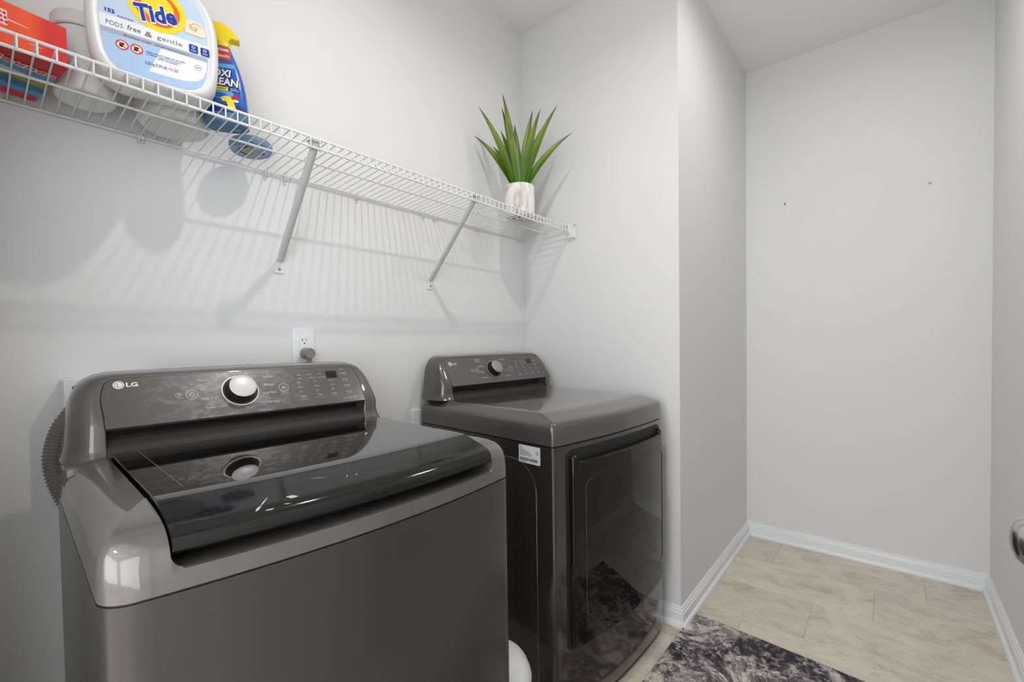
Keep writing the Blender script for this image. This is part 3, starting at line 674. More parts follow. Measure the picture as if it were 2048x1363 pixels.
for (z, s_, f_) in profd:
    rows.append([L3(W_/2+(u-W_/2)*(1-s_/(W_/2)), (v*(1-f_/0.685) if v > 0.4 else v*(1-0.5*f_/0.685)), z) for u, v in outd])
dt = MB().grid(rows, False, False, True)
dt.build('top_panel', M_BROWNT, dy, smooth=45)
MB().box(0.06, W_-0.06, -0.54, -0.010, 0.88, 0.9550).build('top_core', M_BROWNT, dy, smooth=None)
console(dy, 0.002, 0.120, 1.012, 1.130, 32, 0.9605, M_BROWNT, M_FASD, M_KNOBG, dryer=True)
# door built to follow the bowed front
def bplate(name, u0, u1, zlo, zhi, p0, p1, m, parent, edge=0.004, n=40, extra_bow=0.0):
    us_ = sorted(set([round(u0+(u1-u0)*t, 5) for t in [0, 0.002, 0.006, 0.012, 0.02, 0.03, 0.045]+[0.06+0.88*i/n for i in range(n+1)]+[0.955, 0.97, 0.98, 0.988, 0.994, 0.998, 1.0]]))
    def vv(u, p):
        k = (u-u0)/(u1-u0); return bowd(u)+p+extra_bow*(1-(2*k-1)**2)
    front = []; back = []
    for u in us_:
        a, b_ = zlo(u), zhi(u); d = min(u-u0, u1-u); e = min(1, d/edge) if edge else 1
        q = math.sqrt(1-(1-e)**2) if e < 1 else 1
        r_ = [L3(u, vv(u, p0), a), L3(u, vv(u, p0+(p1-p0)*0.7*q), a+0.0008), L3(u, vv(u, p0+(p1-p0)*q), a+min(edge, (b_-a)/3))]
        for k in range(1, 6): r_.append(L3(u, vv(u, p0+(p1-p0)*q), a+(b_-a)*k/6))
        r_ += [L3(u, vv(u, p0+(p1-p0)*q), b_-min(edge, (b_-a)/3)), L3(u, vv(u, p0+(p1-p0)*0.7*q), b_-0.0008), L3(u, vv(u, p0), b_)]
        front.append(r_)
    g = MB().grid(front)
    k = len(front[0])
    g.add(front[0], [list(range(k))]); g.add(front[-1], [list(range(k))])
    return g.build(name, m, parent, smooth=40)
def rcorner(u, u0, u1, r, base, sgn):
    d = min(u-u0, u1-u)
    return base if d >= r else base+sgn*(r-math.sqrt(max(0, r*r-(r-d)**2)))
S0, S1 = 0.048, 0.650
bplate('door_surround', S0, S1, lambda u: rcorner(u, S0, S1, 0.030, 0.236, 1), lambda u: rcorner(u, S0, S1, 0.032, 0.8545, -1), -0.006, 0.0010, M_DARK, dy, 0.002)
D0, D1 = 0.0640, 0.6440
def dtop(u):
    d = min(u-D0, D1-u)
    return 0.8360-(0.016-math.sqrt(max(0, 0.016**2-(0.016-d)**2)) if d < 0.016 else 0) if d < 0.026 else 0.8230 - min(1, (d-0.026)/0.01)*0.006
door = bplate('door', D0, D1, lambda u: rcorner(u, D0, D1, 0.030, 0.2460, 1), dtop, 0.0, 0.016, M_DGLASS, dy, 0.006, extra_bow=0.012)
D2, D3 = 0.118, 0.632
wn = bplate('door_window', D2, D3, lambda u: rcorner(u, D2, D3, 0.018, 0.335, 1), lambda u: rcorner(u, D2, D3, 0.018, 0.752, -1), 0.012, 0.0172, M_DGLASS, door, 0.002, extra_bow=0.0125)
def bline(name, pts, r, m, p, eb, parent):
    return MB().tube([L3(u, bowd(u)+p+eb*(1-(2*(u-D0)/(D1-D0)-1)**2), z) for u, z in pts], r, 6).build(name, m, parent)
fr = rrect(D2-0.002, D3+0.002, 0.333, 0.754, 0.020, 6)
bline('window_rim', fr+[fr[0]], 0.0010, M_BROWNT, 0.0168, 0.0122, door)
gr = [(0.092, 0.818), (0.094, 0.800), (0.098, 0.785), (0.108, 0.775), (0.125, 0.772)]+[(0.125+0.5*i/12, 0.772) for i in range(1, 13)]
bline('handle_grip_line', gr, 0.0011, M_BLACKP, 0.0162, 0.012, door)
# left flank: pressed panel and rating sticker
sp = rrect(0.05, 0.598, 0.06, 0.815, (0.03, 0.10, 0.10, 0.03), 8)
rr_ = [[L3(-d, v, z) for v, z in sp_] for d, sp_ in ((0.0, sp), (0.0018, rrect(0.052, 0.596, 0.062, 0.813, (0.03, 0.10, 0.10, 0.03), 8)))]
MB().grid(rr_, True, False, True).build('pressed_side_panel', M_BROWN, dy, smooth=None)
Ms = Matrix(((0, 0, -1, -0.0), (-1, 0, 0, 0), (0, 1, 0, 0), (0, 0, 0, 1)))     # plane (v, z) on the left flank
st = MB().prism(rrect(0.5275, 0.6140, 0.8070, 0.8610, 0.003, 3), 0.0002, 0.0024, Ms).build('rating_sticker', M_LABEL, dy, smooth=None)
tx = MB(); tx.prism(ell(0.5350, 0.8545, 0.0024, 0.0024, 14), 0.0024, 0.0026, Ms); text(tx, 'LG', 0.5385, 0.8530, 0.0032, 0.006, Ms, z=0.0024)
for i, wid in enumerate((0.020, 0.034, 0.046, 0.050)):
    xx = 0.5320
    while xx < 0.5320+wid:
        dw = random.uniform(0.002, 0.006); tx.box(xx, xx+dw, 0.8457-0.0048*i, 0.8478-0.0048*i, 0.0024, 0.0026, Ms); xx += dw+0.0012
random.seed(3); x = 0.5330
while x < 0.604:
    wv = random.choice((0.0006, 0.0011, 0.0017)); tx.box(x, x+wv, 0.8145, 0.8230, 0.0024, 0.0026, Ms); x += wv+random.choice((0.0005, 0.0009))
ring(tx, 0.6035, 0.8430, 0.0055, 0.0038, 0.0024, 0.0026, 20, Ms); tx.box(0.5330, 0.5560, 0.8095, 0.8110, 0.0024, 0.0026, Ms)
tag(tx.build('sticker_print', M_TGT, st, smooth=None), kind='stuff')
for sx in (0.05, W_-0.05):
    for sv in (0.05, 0.60):
        MB().lathe([(0.0, 0), (0.022, 0), (0.022, 0.008), (0.010, 0.010), (0.010, 0.02), (0.0, 0.02)], 16, c=(sx, -sv), cap=False).build('foot', M_BLACKP, dy)

# ------------------------------------------------------------------ wire shelf
ZB, ZF, ZL, YF, TILT = 1.7008, 1.7217, 1.6942, -0.2759, 0.0039     # back rail, front rail, lower lip rail, front, lengthwise slope
def deck(x, y): return ZB+(ZF-ZB)*(y+0.008)/(YF+0.008)-TILT*x
sh = empty('wire_shelf', (0, 0, 0), 0, 'white vinyl-coated wire shelf running along the wall above the machines', 'shelf')
XS0, XS1 = XB+0.006, -0.008
def rod(name, y, z, r=0.003):
    return MB().tube([(XS0, y, z-TILT*XS0), (XS1, y, z-TILT*XS1)], r, 8).build(name, M_WIRE, sh)
rod('back_rail', -0.008, ZB-0.004, 0.0032); rod('middle_rail', -0.1420, (ZB+ZF)/2-0.0045); rod('front_rail', YF, ZF-0.002, 0.0032); rod('lip_rail', YF-0.001, ZL, 0.0032)
cw = MB().tube([(0, -0.006, ZB), (0, -0.142, (ZB+ZF)/2), (0, YF+0.004, ZF-0.0003), (0, YF-0.0035, ZF-0.002), (0, YF-0.0045, ZF-0.006), (0, YF-0.0045, ZL-0.001)], 0.00165, 6).mesh('cross_wire', 50)
cw.materials.append(M_WIRE)
x = -0.022
while x > XS0:
    o = bpy.data.objects.new('cross_wire', cw); link(o, sh); o.location = (x, 0, -TILT*x); x -= 0.02478
def clip(x):
    z = ZB-0.004-TILT*x
    c = MB(); c.box(x-0.005, x+0.005, -0.0125, -0.0005, z-0.014, z+0.001); c.tube([(x-0.006, -0.008, z), (x+0.006, -0.008, z)], 0.0058, 10); c.box(x-0.0012, x+0.0012, -0.016, -0.009, z-0.002, z+0.012)
    c = c.build('wall_clip', M_CLIP, sh, smooth=40)
    MB().lathe([(0.0, 0), (0.0032, 0), (0.0026, 0.0014), (0.0, 0.0018)], 12, Matrix.Translation((x, -0.0125, z-0.009)) @ Matrix.Rotation(math.radians(90), 4, 'X'), cap=False).build('clip_screw', M_SCREW, c)
for x in (-1.835, -1.5586, -1.2600, -1.2030, -0.9590, -0.6630, -0.6030, -0.3560, -0.0530): clip(x)
def support(xt, xf, zf):
    zt = ZF-0.006-TILT*xt
    top = V((xt, YF+0.004, zt-0.012)); bot = V((xf, -0.012, zf+0.026))
    d = (bot-top)
    b = MB().tube([top+d*-0.01, top+d*0.02, top+d*0.10, top+d*0.9, top+d*0.985, bot+d*0.012], 0.0105, 14, flat=0.72).build('support_bracket', M_BRKT, sh)
    hk = MB(); hk.box(xt-0.016, xt+0.016, YF-0.005, YF+0.020, zt-0.004, zt-0.0015); hk.box(xt-0.012, xt+0.012, YF+0.004, YF+0.016, zt-0.020, zt-0.0016)
    for sx in (-0.012, 0.012): hk.tube([(xt+sx, YF+0.002, ZL-TILT*xt-0.006), (xt+sx, YF+0.004, zt-0.012), (xt+sx, YF+0.004, zt)], 0.0022, 8)
    hk.build('hook_plate', M_BRKT, b, smooth=30)
    ft = MB().prism([(xf-0.0155, -0.0165+zf), (xf+0.0155, -0.0165+zf), (xf+0.013, 0.004+zf), (xf+0.0085, 0.032+zf), (xf-0.0085, 0.032+zf), (xf-0.013, 0.004+zf)], 0.0006, 0.0042, Matrix(((1, 0, 0, 0), (0, 0, -1, 0), (0, 1, 0, 0), (0, 0, 0, 1)))).build('foot_plate', M_CLIP, b, smooth=None, bevel=(0.001, 1))
    MB().lathe([(0.0, 0), (0.0048, 0), (0.0040, 0.002), (0.0, 0.0026)], 14, Matrix.Translation((xf, -0.0042, zf-0.004)) @ Matrix.Rotation(math.radians(90), 4, 'X'), cap=False).build('foot_screw', M_SCREW, b)
support(-1.2455, -1.2290, 1.4170); support(-0.6400, -0.6320, 1.4150)
eb = MB(); eb.box(-0.003, -0.0004, -0.3085, -0.266, 1.6590, 1.7305); eb.box(-0.014, -0.002, -0.2965, -0.268, 1.666, 1.7285); eb.box(-0.020, -0.012, -0.286, -0.268, 1.683, 1.727)
eb = eb.build('end_bracket', M_CLIP, sh, smooth=None, bevel=(0.0012, 2))
for y, z in ((-0.3020, 1.7235), (-0.2990, 1.6650)):
    MB().lathe([(0.0, 0), (0.0040, 0), (0.0032, 0.002), (0.0, 0.0025)], 12, Matrix.Translation((-0.003, y, z)) @ Matrix.Rotation(math.radians(-90), 4, 'Y'), cap=False).build('bracket_screw', M_SCREW, eb)

def on_shelf(name, x, y, deg, label, cat_, dz=0.0020, tilt=True, group=None):
    o = empty(name, (x, y, deck(x, y)+dz), 0, label, cat_, group)
    o.rotation_mode = 'ZYX'; o.rotation_euler = (-math.atan((ZF-ZB)/(-YF-0.008)) if tilt else 0, 0, math.radians(deg)); return o
PF = Matrix(((1, 0, 0, 0), (0, 0, -1, 0), (0, 1, 0, 0), (0, 0, 0, 1)))       # local (x, z) face looking to -y

# ---- large white tub of laundry packs
Z0 = 1.7255
tb = on_shelf('detergent_tub', -1.5670, -0.212, -10, 'big white plastic tub of laundry packs with a yellow and orange bullseye logo', 'detergent tub', 0.0022)
def zz(z): return z-1.7255
FY = 0.040                     # half depth of the tub
def tub_out(k=1.0, drop=0.0):
    pts = []
    prof_ = [(-0.060, 0.000), (-0.080, 0.006), (-0.096, 0.020), (-0.106, 0.042), (-0.111, 0.072), (-0.1135, 0.105), (-0.1145, 0.135), (-0.113, 0.165), (-0.108, 0.195), (-0.097, 0.222), (-0.080, 0.242), (-0.055, 0.254), (-0.02, 0.259)]
    L_ = [(x, z) for x, z in prof_]
    return L_+[(-x, z) for x, z in L_[::-1]]
to = tub_out()
zc_ = 0.13
def tubring(sx, sz, y): return [(x*sx, y, zc_+(z-zc_)*sz) for x, z in to]
rows = [tubring(0.80, 0.90, -FY+0.0005), tubring(0.845, 0.905, -FY), tubring(0.865, 0.918, -FY-0.0025), tubring(0.885, 0.93, -FY-0.0028), tubring(0.93, 0.955, -FY), tubring(0.975, 0.982, -FY+0.008), tubring(0.995, 0.996, -FY+0.018), tubring(1, 1, -FY+0.030), tubring(1, 1, FY-0.030), tubring(0.99, 0.99, FY-0.014), tubring(0.95, 0.96, FY-0.004), tubring(0.88, 0.92, FY)]
MB().grid(rows, True, True, True).build('tub_body', M_TUB, tb, smooth=60)
yF = FY+0.0004
Mt = Matrix(((1, 0, 0, 0), (0, 0, -1, 0), (0, 1, 0, 0), (0, 0, 0, 1)))
lab_out = [(x*0.80, zc_+(z-zc_)*0.885) for x, z in to]
def clipz(poly, z0, z1):
    def cut(pl, zc, keep_above):
        out_ = []
        for i in range(len(pl)):
            a, b = pl[i], pl[(i+1) % len(pl)]
            ia = (a[1] >= zc) == keep_above; ib = (b[1] >= zc) == keep_above
            if ia: out_.append(a)
            if ia != ib:
                t = (zc-a[1])/(b[1]-a[1]); out_.append((a[0]+(b[0]-a[0])*t, zc))
        return out_
    return cut(cut(poly, z0, True), z1, False)
lb = MB().prism(lab_out, yF-0.0008, yF, Mt).build('front_label', M_TLAB, tb, smooth=None)
def lay(name, poly, m, lev, parent=lb): return MB().prism(poly, yF+lev*0.00025-0.0002, yF+lev*0.00025, Mt).build(name, m, parent, smooth=None)
lay('white_band', clipz(lab_out, zz(1.826), zz(1.852)), M_TWH, 1)
lay('silver_band', clipz(lab_out, zz(1.8145), zz(1.8245)), M_TGR, 1)
lay('blue_field', [q for q in clipz(lab_out, -1, zz(1.8145))], M_TLAB2, 1)
lay('white_field', [(0.006, zz(1.8143)), (0.0880, zz(1.8143)), (0.0865, zz(1.795)), (0.0800, zz(1.776)), (0.0680, zz(1.7645)), (0.0450, zz(1.7575)), (0.0100, zz(1.7565)), (-0.016, zz(1.7575))][::-1], M_TWH, 2)
cx, cz = 0.0040, zz(1.8985)
lay('yellow_disc', ell(cx, cz, 0.0500, 0.0490, 48), M_TYEL, 3); lay('orange_ring', ell(cx, cz, 0.0385, 0.0375, 48), M_TOR, 4); lay('yellow_core', ell(cx, cz+0.004, 0.0280, 0.0290, 40), M_TYEL, 5)
def ltext(name, items, m, lev, parent=lb):
    g = MB()
    for (wd, x, z, h_, wid, bold, shear, rot) in items: text(g, wd, x, zz(z), h_, wid, Mt, z=yF+lev*0.00025, bold=bold, shear=shear, rot=rot)
    return g.build(name, m, parent, smooth=None)
ltext('logo_outline', [('Tide', -0.0320, 1.8600, 0.035, 0.0740, 0.075, 0.12, 0.24)], M_TWH, 6); ltext('logo_letters', [('Tide', -0.0300, 1.8615, 0.0335, 0.0705, 0.035, 0.12, 0.24)], M_TBLUE, 8)
ltext('count_number', [('152', -0.0815, 1.8575, 0.0072, 0.0150, 0.03, 0, 0.02), ('PACKS', -0.0620, 1.8535, 0.0030, 0.024, 0, 0, 0.0)], M_OXN, 2)
ltext('product_name', [('PODS.', -0.0810, 1.8315, 0.0095, 0.0280, -0.01, 0, 0), ('free', -0.0480, 1.8325, 0.0110, 0.0215, 0, 0.15, 0), ('&', -0.0200, 1.8310, 0.0115, 0.0120, 0, 0.1, 0), ('gentle', 0.0000, 1.8325, 0.0100, 0.0440, -0.01, 0, 0)], M_TGT, 2)
ltext('band_text', [('0% perfumes or dyes', -0.0550, 1.8170, 0.0036, 0.045, 0, 0.2, 0), ('detergent plus stain remover', -0.004, 1.8175, 0.0028, 0.060, 0, 0, 0)], M_TGT, 2)
ltext('fine_print', [('Safety closure, keep out of reach', -0.0190, 1.7965, 0.0034, 0.066, 0, 0, 0), ('of children. Read all instructions', -0.0190, 1.7920, 0.0030, 0.058, 0, 0, 0), ('before use, see back', 0.000, 1.7880, 0.0028, 0.034, 0, 0, 0), ('3.22 kg (7.09 LB) 113 OZ', -0.0220, 1.7710, 0.0062, 0.0560, 0, 0, 0)], M_TBLUE, 3)
for x_, nm in ((-0.0575, 'child_warning_symbol'), (-0.0345, 'eye_warning_symbol')):
    g = lay(nm, ell(x_, zz(1.7965), 0.0098, 0.0098, 28), M_SKIN, 2)
    r_ = MB(); ring(r_, x_, zz(1.7965), 0.0102, 0.0084, yF+0.0005, yF+0.0008, 28, Mt); q = MB().box(-0.009, 0.009, -0.0007, 0.0007, 0, 0.0003)
    r_.add(q.v, q.f, Mt @ Matrix.Translation((x_, zz(1.7965), yF+0.0006)) @ Matrix.Rotation(-0.75, 4, 'Z')); r_.build('red_ring', M_RED, g, smooth=None)
    MB().prism([(x_-0.005, zz(1.7925)), (x_+0.001, zz(1.7915)), (x_+0.002, zz(1.797)), (x_+0.005, zz(1.8005)), (x_+0.001, zz(1.801)), (x_-0.002, zz(1.8015)), (x_-0.004, zz(1.799))], yF+0.0004, yF+0.00055, Mt).build('black_figure', M_DARK, g, smooth=None)
pd = lay('pack_picture', [(0.052, zz(1.868)), (0.084, zz(1.868)), (0.090, zz(1.874)), (0.086, zz(1.888)), (0.080, zz(1.899)), (0.066, zz(1.902)), (0.053, zz(1.896)), (0.050, zz(1.880))], M_CREAM, 5)
sw = MB()
for k in range(3):
    pts_ = [V((0.068+(0.0135-0.0035*k)*(1-i/26)*math.cos(0.4+2.1*k+i*0.17), zz(1.8845)+(0.0135-0.0035*k)*(1-i/26)*math.sin(0.4+2.1*k+i*0.17), yF+0.0014)) for i in range(22)]
    sw.tube([Mt @ q for q in pts_], 0.0009, 5)
sw.build('pack_swirl', M_TAN, pd)
for x_ in (0.0560, 0.0770):
    g = lay('blue_badge', rrect(x_, x_+0.0165, zz(1.8270), zz(1.8455), 0.003, 3), M_TBLUE, 4)
    r_ = MB(); ring(r_, x_+0.008, zz(1.8395), 0.0032, 0.0020, yF+0.0010, yF+0.0013, 14, Mt); r_.box(x_+0.003, x_+0.0135, zz(1.8325), zz(1.8332), yF+0.0010, yF+0.0013, Mt); r_.box(x_+0.004, x_+0.0125, zz(1.8305), zz(1.8311), yF+0.0010, yF+0.0013, Mt); r_.build('badge_print', M_PRINTW, g, smooth=None)
r_ = MB(); ring(r_, 0.0710, zz(1.7960), 0.0062, 0.0055, yF+0.0005, yF+0.0008, 24, Mt); r_.box(0.0675, 0.0745, zz(1.7953), zz(1.7968), yF+0.0005, yF+0.0008, Mt); r_.build('round_mark', M_TGT, lb, smooth=None)

# ---- round white tub hidden behind it
t2 = on_shelf('plastic_tub', -1.5070, -0.0860, 0, 'round milky white tub standing behind the big detergent tub, seen through the shelf', 'plastic tub')
MB().lathe([(0.0, 0.003), (0.050, 0.003), (0.058, 0.0), (0.066, 0.002), (0.0725, 0.010), (0.0745, 0.025), (0.0745, 0.115), (0.070, 0.125), (0.0, 0.125)], 48, cap=False).build('tub_body', M_TUB2, t2, smooth=60)
MB().lathe([(0.0, 0.1265), (0.072, 0.1265), (0.0755, 0.130), (0.0755, 0.142), (0.072, 0.145), (0.0, 0.146)], 48, cap=False).build('lid', M_TUB, t2, smooth=40)

# ---- white jar between box and tub
jr = on_shelf('lidded_jar', -1.6700, -0.0960, 0, 'tall white lidded jar between the red carton and the big tub', 'jar')
MB().lathe([(0.0, 0.004), (0.036, 0.004), (0.044, 0.0), (0.049, 0.003), (0.0525, 0.012), (0.0535, 0.026), (0.0510, 0.060), (0.0480, 0.100), (0.0470, 0.132), (0.0455, 0.140), (0.0, 0.140)], 48, cap=False).build('jar_body', M_TUB, jr, smooth=60)
jl = MB().lathe([(0.0, 0.1415), (0.0480, 0.1415), (0.0505, 0.144), (0.0505, 0.166), (0.048, 0.172), (0.040, 0.175), (0.0, 0.176)], 48, cap=False).build('lid', M_TUB, jr, smooth=40)
g = MB(); text(g, 'BU', -0.0325, 0.149, 0.006, 0.009, Matrix.Rotation(0.2, 4, 'Z') @ Matrix.Translation((-0.006, -0.0408, 0)) @ Matrix.Rotation(math.radians(-32), 4, 'Z') @ PF); g.build('lid_letters', M_TGT, jl, smooth=None)

# ---- orange-red carton lying on its face
bxk = (1.722-1.1826)/(1.709-1.1826)
bo = on_shelf('dryer_sheet_carton', -1.7083, -0.2050, 10, 'orange and red dryer sheet carton with teal waves lying on the shelf', 'carton', 0.0045)
BL, BD, BH = 0.205, 0.186, 0.081
cb = MB().box(-BL, 0, 0, BD, 0, BH).build('carton', M_BOX, bo, smooth=None, bevel=(0.0014, 2))
Mb = Matrix(((1, 0, 0, 0), (0, 1, 0, 0), (0, 0, -1, -0.0001), (0, 0, 0, 1)))     # underside: (x, y), outward is down
def und(name, poly, m, lev, parent=cb): return MB().prism(poly, lev*0.0002-0.0002, lev*0.0002, Mb).build(name, m, parent, smooth=None)
def wave(y0, y1, a, ph, y2, x1=-0.001):
    xs = [-BL+0.001+(x1+BL-0.001)*i/24 for i in range(25)]
    top_ = [(x, y0+(y1-y0)*i/24+a*math.sin(i*0.30+ph)) for i, x in enumerate(xs)]
    return top_+[(xs[-1], y2), (xs[0], y2)]
und('deep_red_field', [(-BL+0.001, 0.002), (-0.001, 0.002), (-0.001, BD-0.002), (-BL+0.001, BD-0.002)], M_DRED, 1)
und('teal_wave', wave(0.050, 0.058, 0.003, 0, 0.160), M_TEAL, 2); und('white_wave', wave(0.072, 0.080, 0.003, 1, 0.160), M_PINKW, 3); und('olive_wave', wave(0.080, 0.086, 0.004, 2, 0.160), M_OLIVE, 4); und('dark_teal_wave', wave(0.102, 0.112, 0.004, 0.6, 0.160), M_DTEAL, 5); und('sky_wave', wave(0.126, 0.136, 0.003, 2.4, 0.160), M_SKY, 6)
und('red_foot', rrect(-BL+0.001, -0.004, 0.158, BD-0.002, 0.004, 3), M_RED, 7)
Mbt = Mb @ Matrix(((1, 0, 0, 0), (0, -1, 0, 0), (0, 0, -1, 0), (0, 0, 0, 1)))
g = MB(); Mu = Matrix(((1, 0, 0, 0), (0, -1, 0, 0.051), (0, 0, -1, -0.0016), (0, 0, 0, 1)))
text(g, 'Bounce', -0.098, -0.002, 0.020, 0.094, Mu, bold=0.06, shear=0.2, rot=-0.05); g.build('brand_outline', M_PINKW, cb, smooth=None)
g = MB(); Mu2 = Matrix(((1, 0, 0, 0), (0, -1, 0, 0.051), (0, 0, -1, -0.0020), (0, 0, 0, 1)))
text(g, 'Bounce', -0.096, -0.001, 0.018, 0.090, Mu2, bold=0.0, shear=0.2, rot=-0.05); g.build('brand_letters', M_DRED, cb, smooth=None)
for poly in ([(-0.080, 0.050), (-0.053, 0.0478), (-0.053, 0.0470), (-0.080, 0.0475)], [(-0.053, 0.0200), (-0.036, 0.0195), (-0.036, 0.0188), (-0.053, 0.0190)]): MB().prism(poly, 0.0, 0.0004, PF).build('swoosh_print', M_PINKW, cb, smooth=None)
g = MB().prism(rrect(-0.110, -0.0805, 0.036, 0.0640, 0.002, 2), 0, 0.0004, PF).build('pink_flash', M_PINKW, cb, smooth=None)
g2 = MB()
for i in range(3):
    for k in range(4): g2.prism(ell(-0.1015+0.0058*k+0.001*i, 0.0580-0.0080*i, 0.0022, 0.0026, 8), 0.0004, 0.0007, PF)
tag(g2.build('flash_print', M_RED, g, smooth=None), kind='stuff')

# ---- blue trigger spray bottle
ox = on_shelf('spray_bottle', -1.4120, -0.1770, -26, 'blue stain remover spray bottle with a yellow trigger head', 'spray bottle', 0.0022)
K = 1.05
ob = [(-0.046, 0.000), (-0.052, 0.006), (-0.0535, 0.020), (-0.0530, 0.050), (-0.0505, 0.085), (-0.0460, 0.115), (-0.0385, 0.145), (-0.0300, 0.170), (-0.0225, 0.188), (-0.0180, 0.200), (-0.0165, 0.208)]
oc = [(-0.008, z) for _, z in ob]
secs = []
dz_ = [0.70, 0.92, 1.0, 1.0, 0.97, 0.90, 0.80, 0.68, 0.60, 0.55, 0.52]
def oxrow(hw, z, dd, cxx): return [(cxx+hw*math.copysign(abs(math.cos(a))**0.62, math.cos(a)), dd*math.copysign(abs(math.sin(a))**0.62, math.sin(a)), z) for a in [2*math.pi*i/40 for i in range(40)]]
cxx = -0.008
def oxs(z):
    for i in range(len(ob)-1):
        if ob[i][1] <= z <= ob[i+1][1]:
            t = (z-ob[i][1])/(ob[i+1][1]-ob[i][1]); return -(ob[i][0]+(ob[i+1][0]-ob[i][0])*t)*K*0.86, 0.031*(dz_[i]+(dz_[i+1]-dz_[i])*t)
    return 0.015, 0.016
MB().grid([oxrow(oxs(z)[0], z, oxs(z)[1], cxx) for z in (0.0, 0.003, 0.006, 0.013, 0.020, 0.026)], True, True, True).build('clear_base', M_OXC, ox, smooth=60)
zs_ = [0.026, 0.035, 0.05, 0.07, 0.085, 0.10, 0.115, 0.13, 0.145, 0.158, 0.17, 0.179, 0.188, 0.200]
MB().grid([oxrow(oxs(z)[0]+0.0004, z, oxs(z)[1]+0.0004, cxx) for z in zs_], True, True, True).build('bottle_body', M_OXB, ox, smooth=60)
def wrap(name, poly, m, off, parent=ox, txt=None):
    """flat print wrapped on the bottle's front"""
    g = MB()
    if poly: g.prism(poly, 0, 0.0004)
    for t_ in (txt or []): text(g, t_[0], t_[1], t_[2], t_[3], t_[4], None, z=0.0, bold=t_[5] if len(t_) > 5 else 0, shear=t_[6] if len(t_) > 6 else 0, rot=t_[7] if len(t_) > 7 else 0, thick=0.0004)
    out_ = []
    for (x_, z_, h_) in g.v:
        hw, dd = oxs(max(0.001, min(0.2, z_))); c = min(1, abs((x_-cxx)/(hw+1e-6)))
        sn = (max(0.0, 1-c**(2/0.62)))**(0.62/2)
        out_.append((x_, -(dd*sn+0.0004+off+h_), z_))
    g.v = out_
    return g.build(name, m, parent, smooth=None)
def wgrid(name, x0, x1, z0, z1, m, off, slant=0.0, nx=12, nz=6):
    rows_ = []
    for j in range(nz+1):
        row = []
        for i in range(nx+1):
            x_ = x0+(x1-x0)*i/nx; z_ = z0+(z1-z0)*j/nz+slant*i/nx
            hw, dd = oxs(max(0.001, min(0.1999, z_))); c = min(1, abs((x_-cxx)/(hw+1e-6)))
            row.append((x_, -(dd*(max(0.0, 1-c**(2/0.62)))**0.31+0.0006+off), z_))
        rows_.append(row)
    return MB().grid(rows_).build(name, m, ox, smooth=40)
def strip(x0, x1, z0, z1, n=10, slant=0.0):
    return [(x0+(x1-x0)*i/n, z0+slant*i/n) for i in range(n+1)]+[(x1-(x1-x0)*i/n, z1+slant*(n-i)/n) for i in range(n+1)]
wgrid('navy_foot_band', -0.052, 0.036, 0.027, 0.046, M_OXN, 0.0003, nx=24)
wgrid('red_shoulder_panel', -0.0245, 0.0085, 0.160, 0.197, M_OXR, 0.0005, nz=10)
wrap('shoulder_text', None, M_PRINTW, 0.0012, txt=[('EXTREME', -0.0215, 0.184, 0.0065, 0.0265, 0.03), ('STRENGTH', -0.0225, 0.167, 0.0065, 0.029, 0.03)])
wgrid('light_blue_swirl', -0.034, 0.016, 0.136, 0.147, M_OXL, 0.0003, 0.005); wrap('light_blue_bubble', ell(-0.016, 0.072, 0.028, 0.014, 24), M_OXL, 0.0003)
wrap('brand_shadow', None, M_DARK, 0.0007, txt=[('OXI', -0.0300, 0.1140, 0.0200, 0.040, 0.07, 0.12), ('CLEAN', -0.0435, 0.0915, 0.0200, 0.069, 0.07, 0.12)])
wrap('brand_letters', None, M_PRINTW, 0.0012, txt=[('OXI', -0.0290, 0.1152, 0.0182, 0.0375, 0.03, 0.12), ('CLEAN', -0.0425, 0.0927, 0.0182, 0.066, 0.03, 0.12)])
wgrid('yellow_tag', -0.040, 0.001, 0.0795, 0.0885, M_TYEL, 0.0005); wgrid('navy_tag', 0.001, 0.0270, 0.0785, 0.0880, M_OXN, 0.0005)
wrap('tag_text', None, M_DARK, 0.0010, txt=[('FOAM-TASTIC', -0.036, 0.0820, 0.0042, 0.033)]); wrap('tag_text', None, M_PRINTW, 0.0010, txt=[('STAIN', 0.006, 0.0842, 0.0028, 0.014), ('REMOVER', 0.006, 0.0800, 0.0028, 0.017)])
wrap('yellow_shirt_print', [(-0.016, 0.060), (-0.006, 0.066), (0.004, 0.065), (0.010, 0.058), (0.016, 0.034), (0.000, 0.034), (-0.004, 0.052), (-0.012, 0.052)], M_TYEL, 0.0006)
wrap('red_stain_print', [(0.006, 0.062), (0.014, 0.072), (0.024, 0.066), (0.018, 0.060), (0.010, 0.057)], M_RED, 0.0008); wrap('white_foam_print', ell(0.016, 0.056, 0.006, 0.0035, 14), M_PRINTW, 0.0009)
# trigger head
MB().lathe([(0.0, 0.199), (0.0170, 0.199), (0.0172, 0.213), (0.0155, 0.216), (0.0, 0.216)], 28, c=(cxx, 0), cap=False).build('screw_collar', M_YEL, ox, smooth=40)
hd = [(-0.036, 0.262), (-0.010, 0.264), (0.006, 0.256), (0.020, 0.243), (0.029, 0.230), (0.029, 0.2225), (0.010, 0.2255), (0.0075, 0.219), (0.005, 0.214), (-0.022, 0.214), (-0.026, 0.224), (-0.036, 0.240)]
MB().prism(hd, -0.0135, 0.0135, PF).build('spray_head', M_YEL, ox, smooth=None, bevel=(0.004, 3))
tr = [(-0.036, 0.238), (-0.044, 0.232), (-0.050, 0.214), (-0.056, 0.196), (-0.052, 0.195), (-0.045, 0.210), (-0.038, 0.224), (-0.030, 0.230)]
MB().prism(tr, -0.008, 0.008, PF).build('trigger', M_YEL, ox, smooth=None, bevel=(0.002, 2))

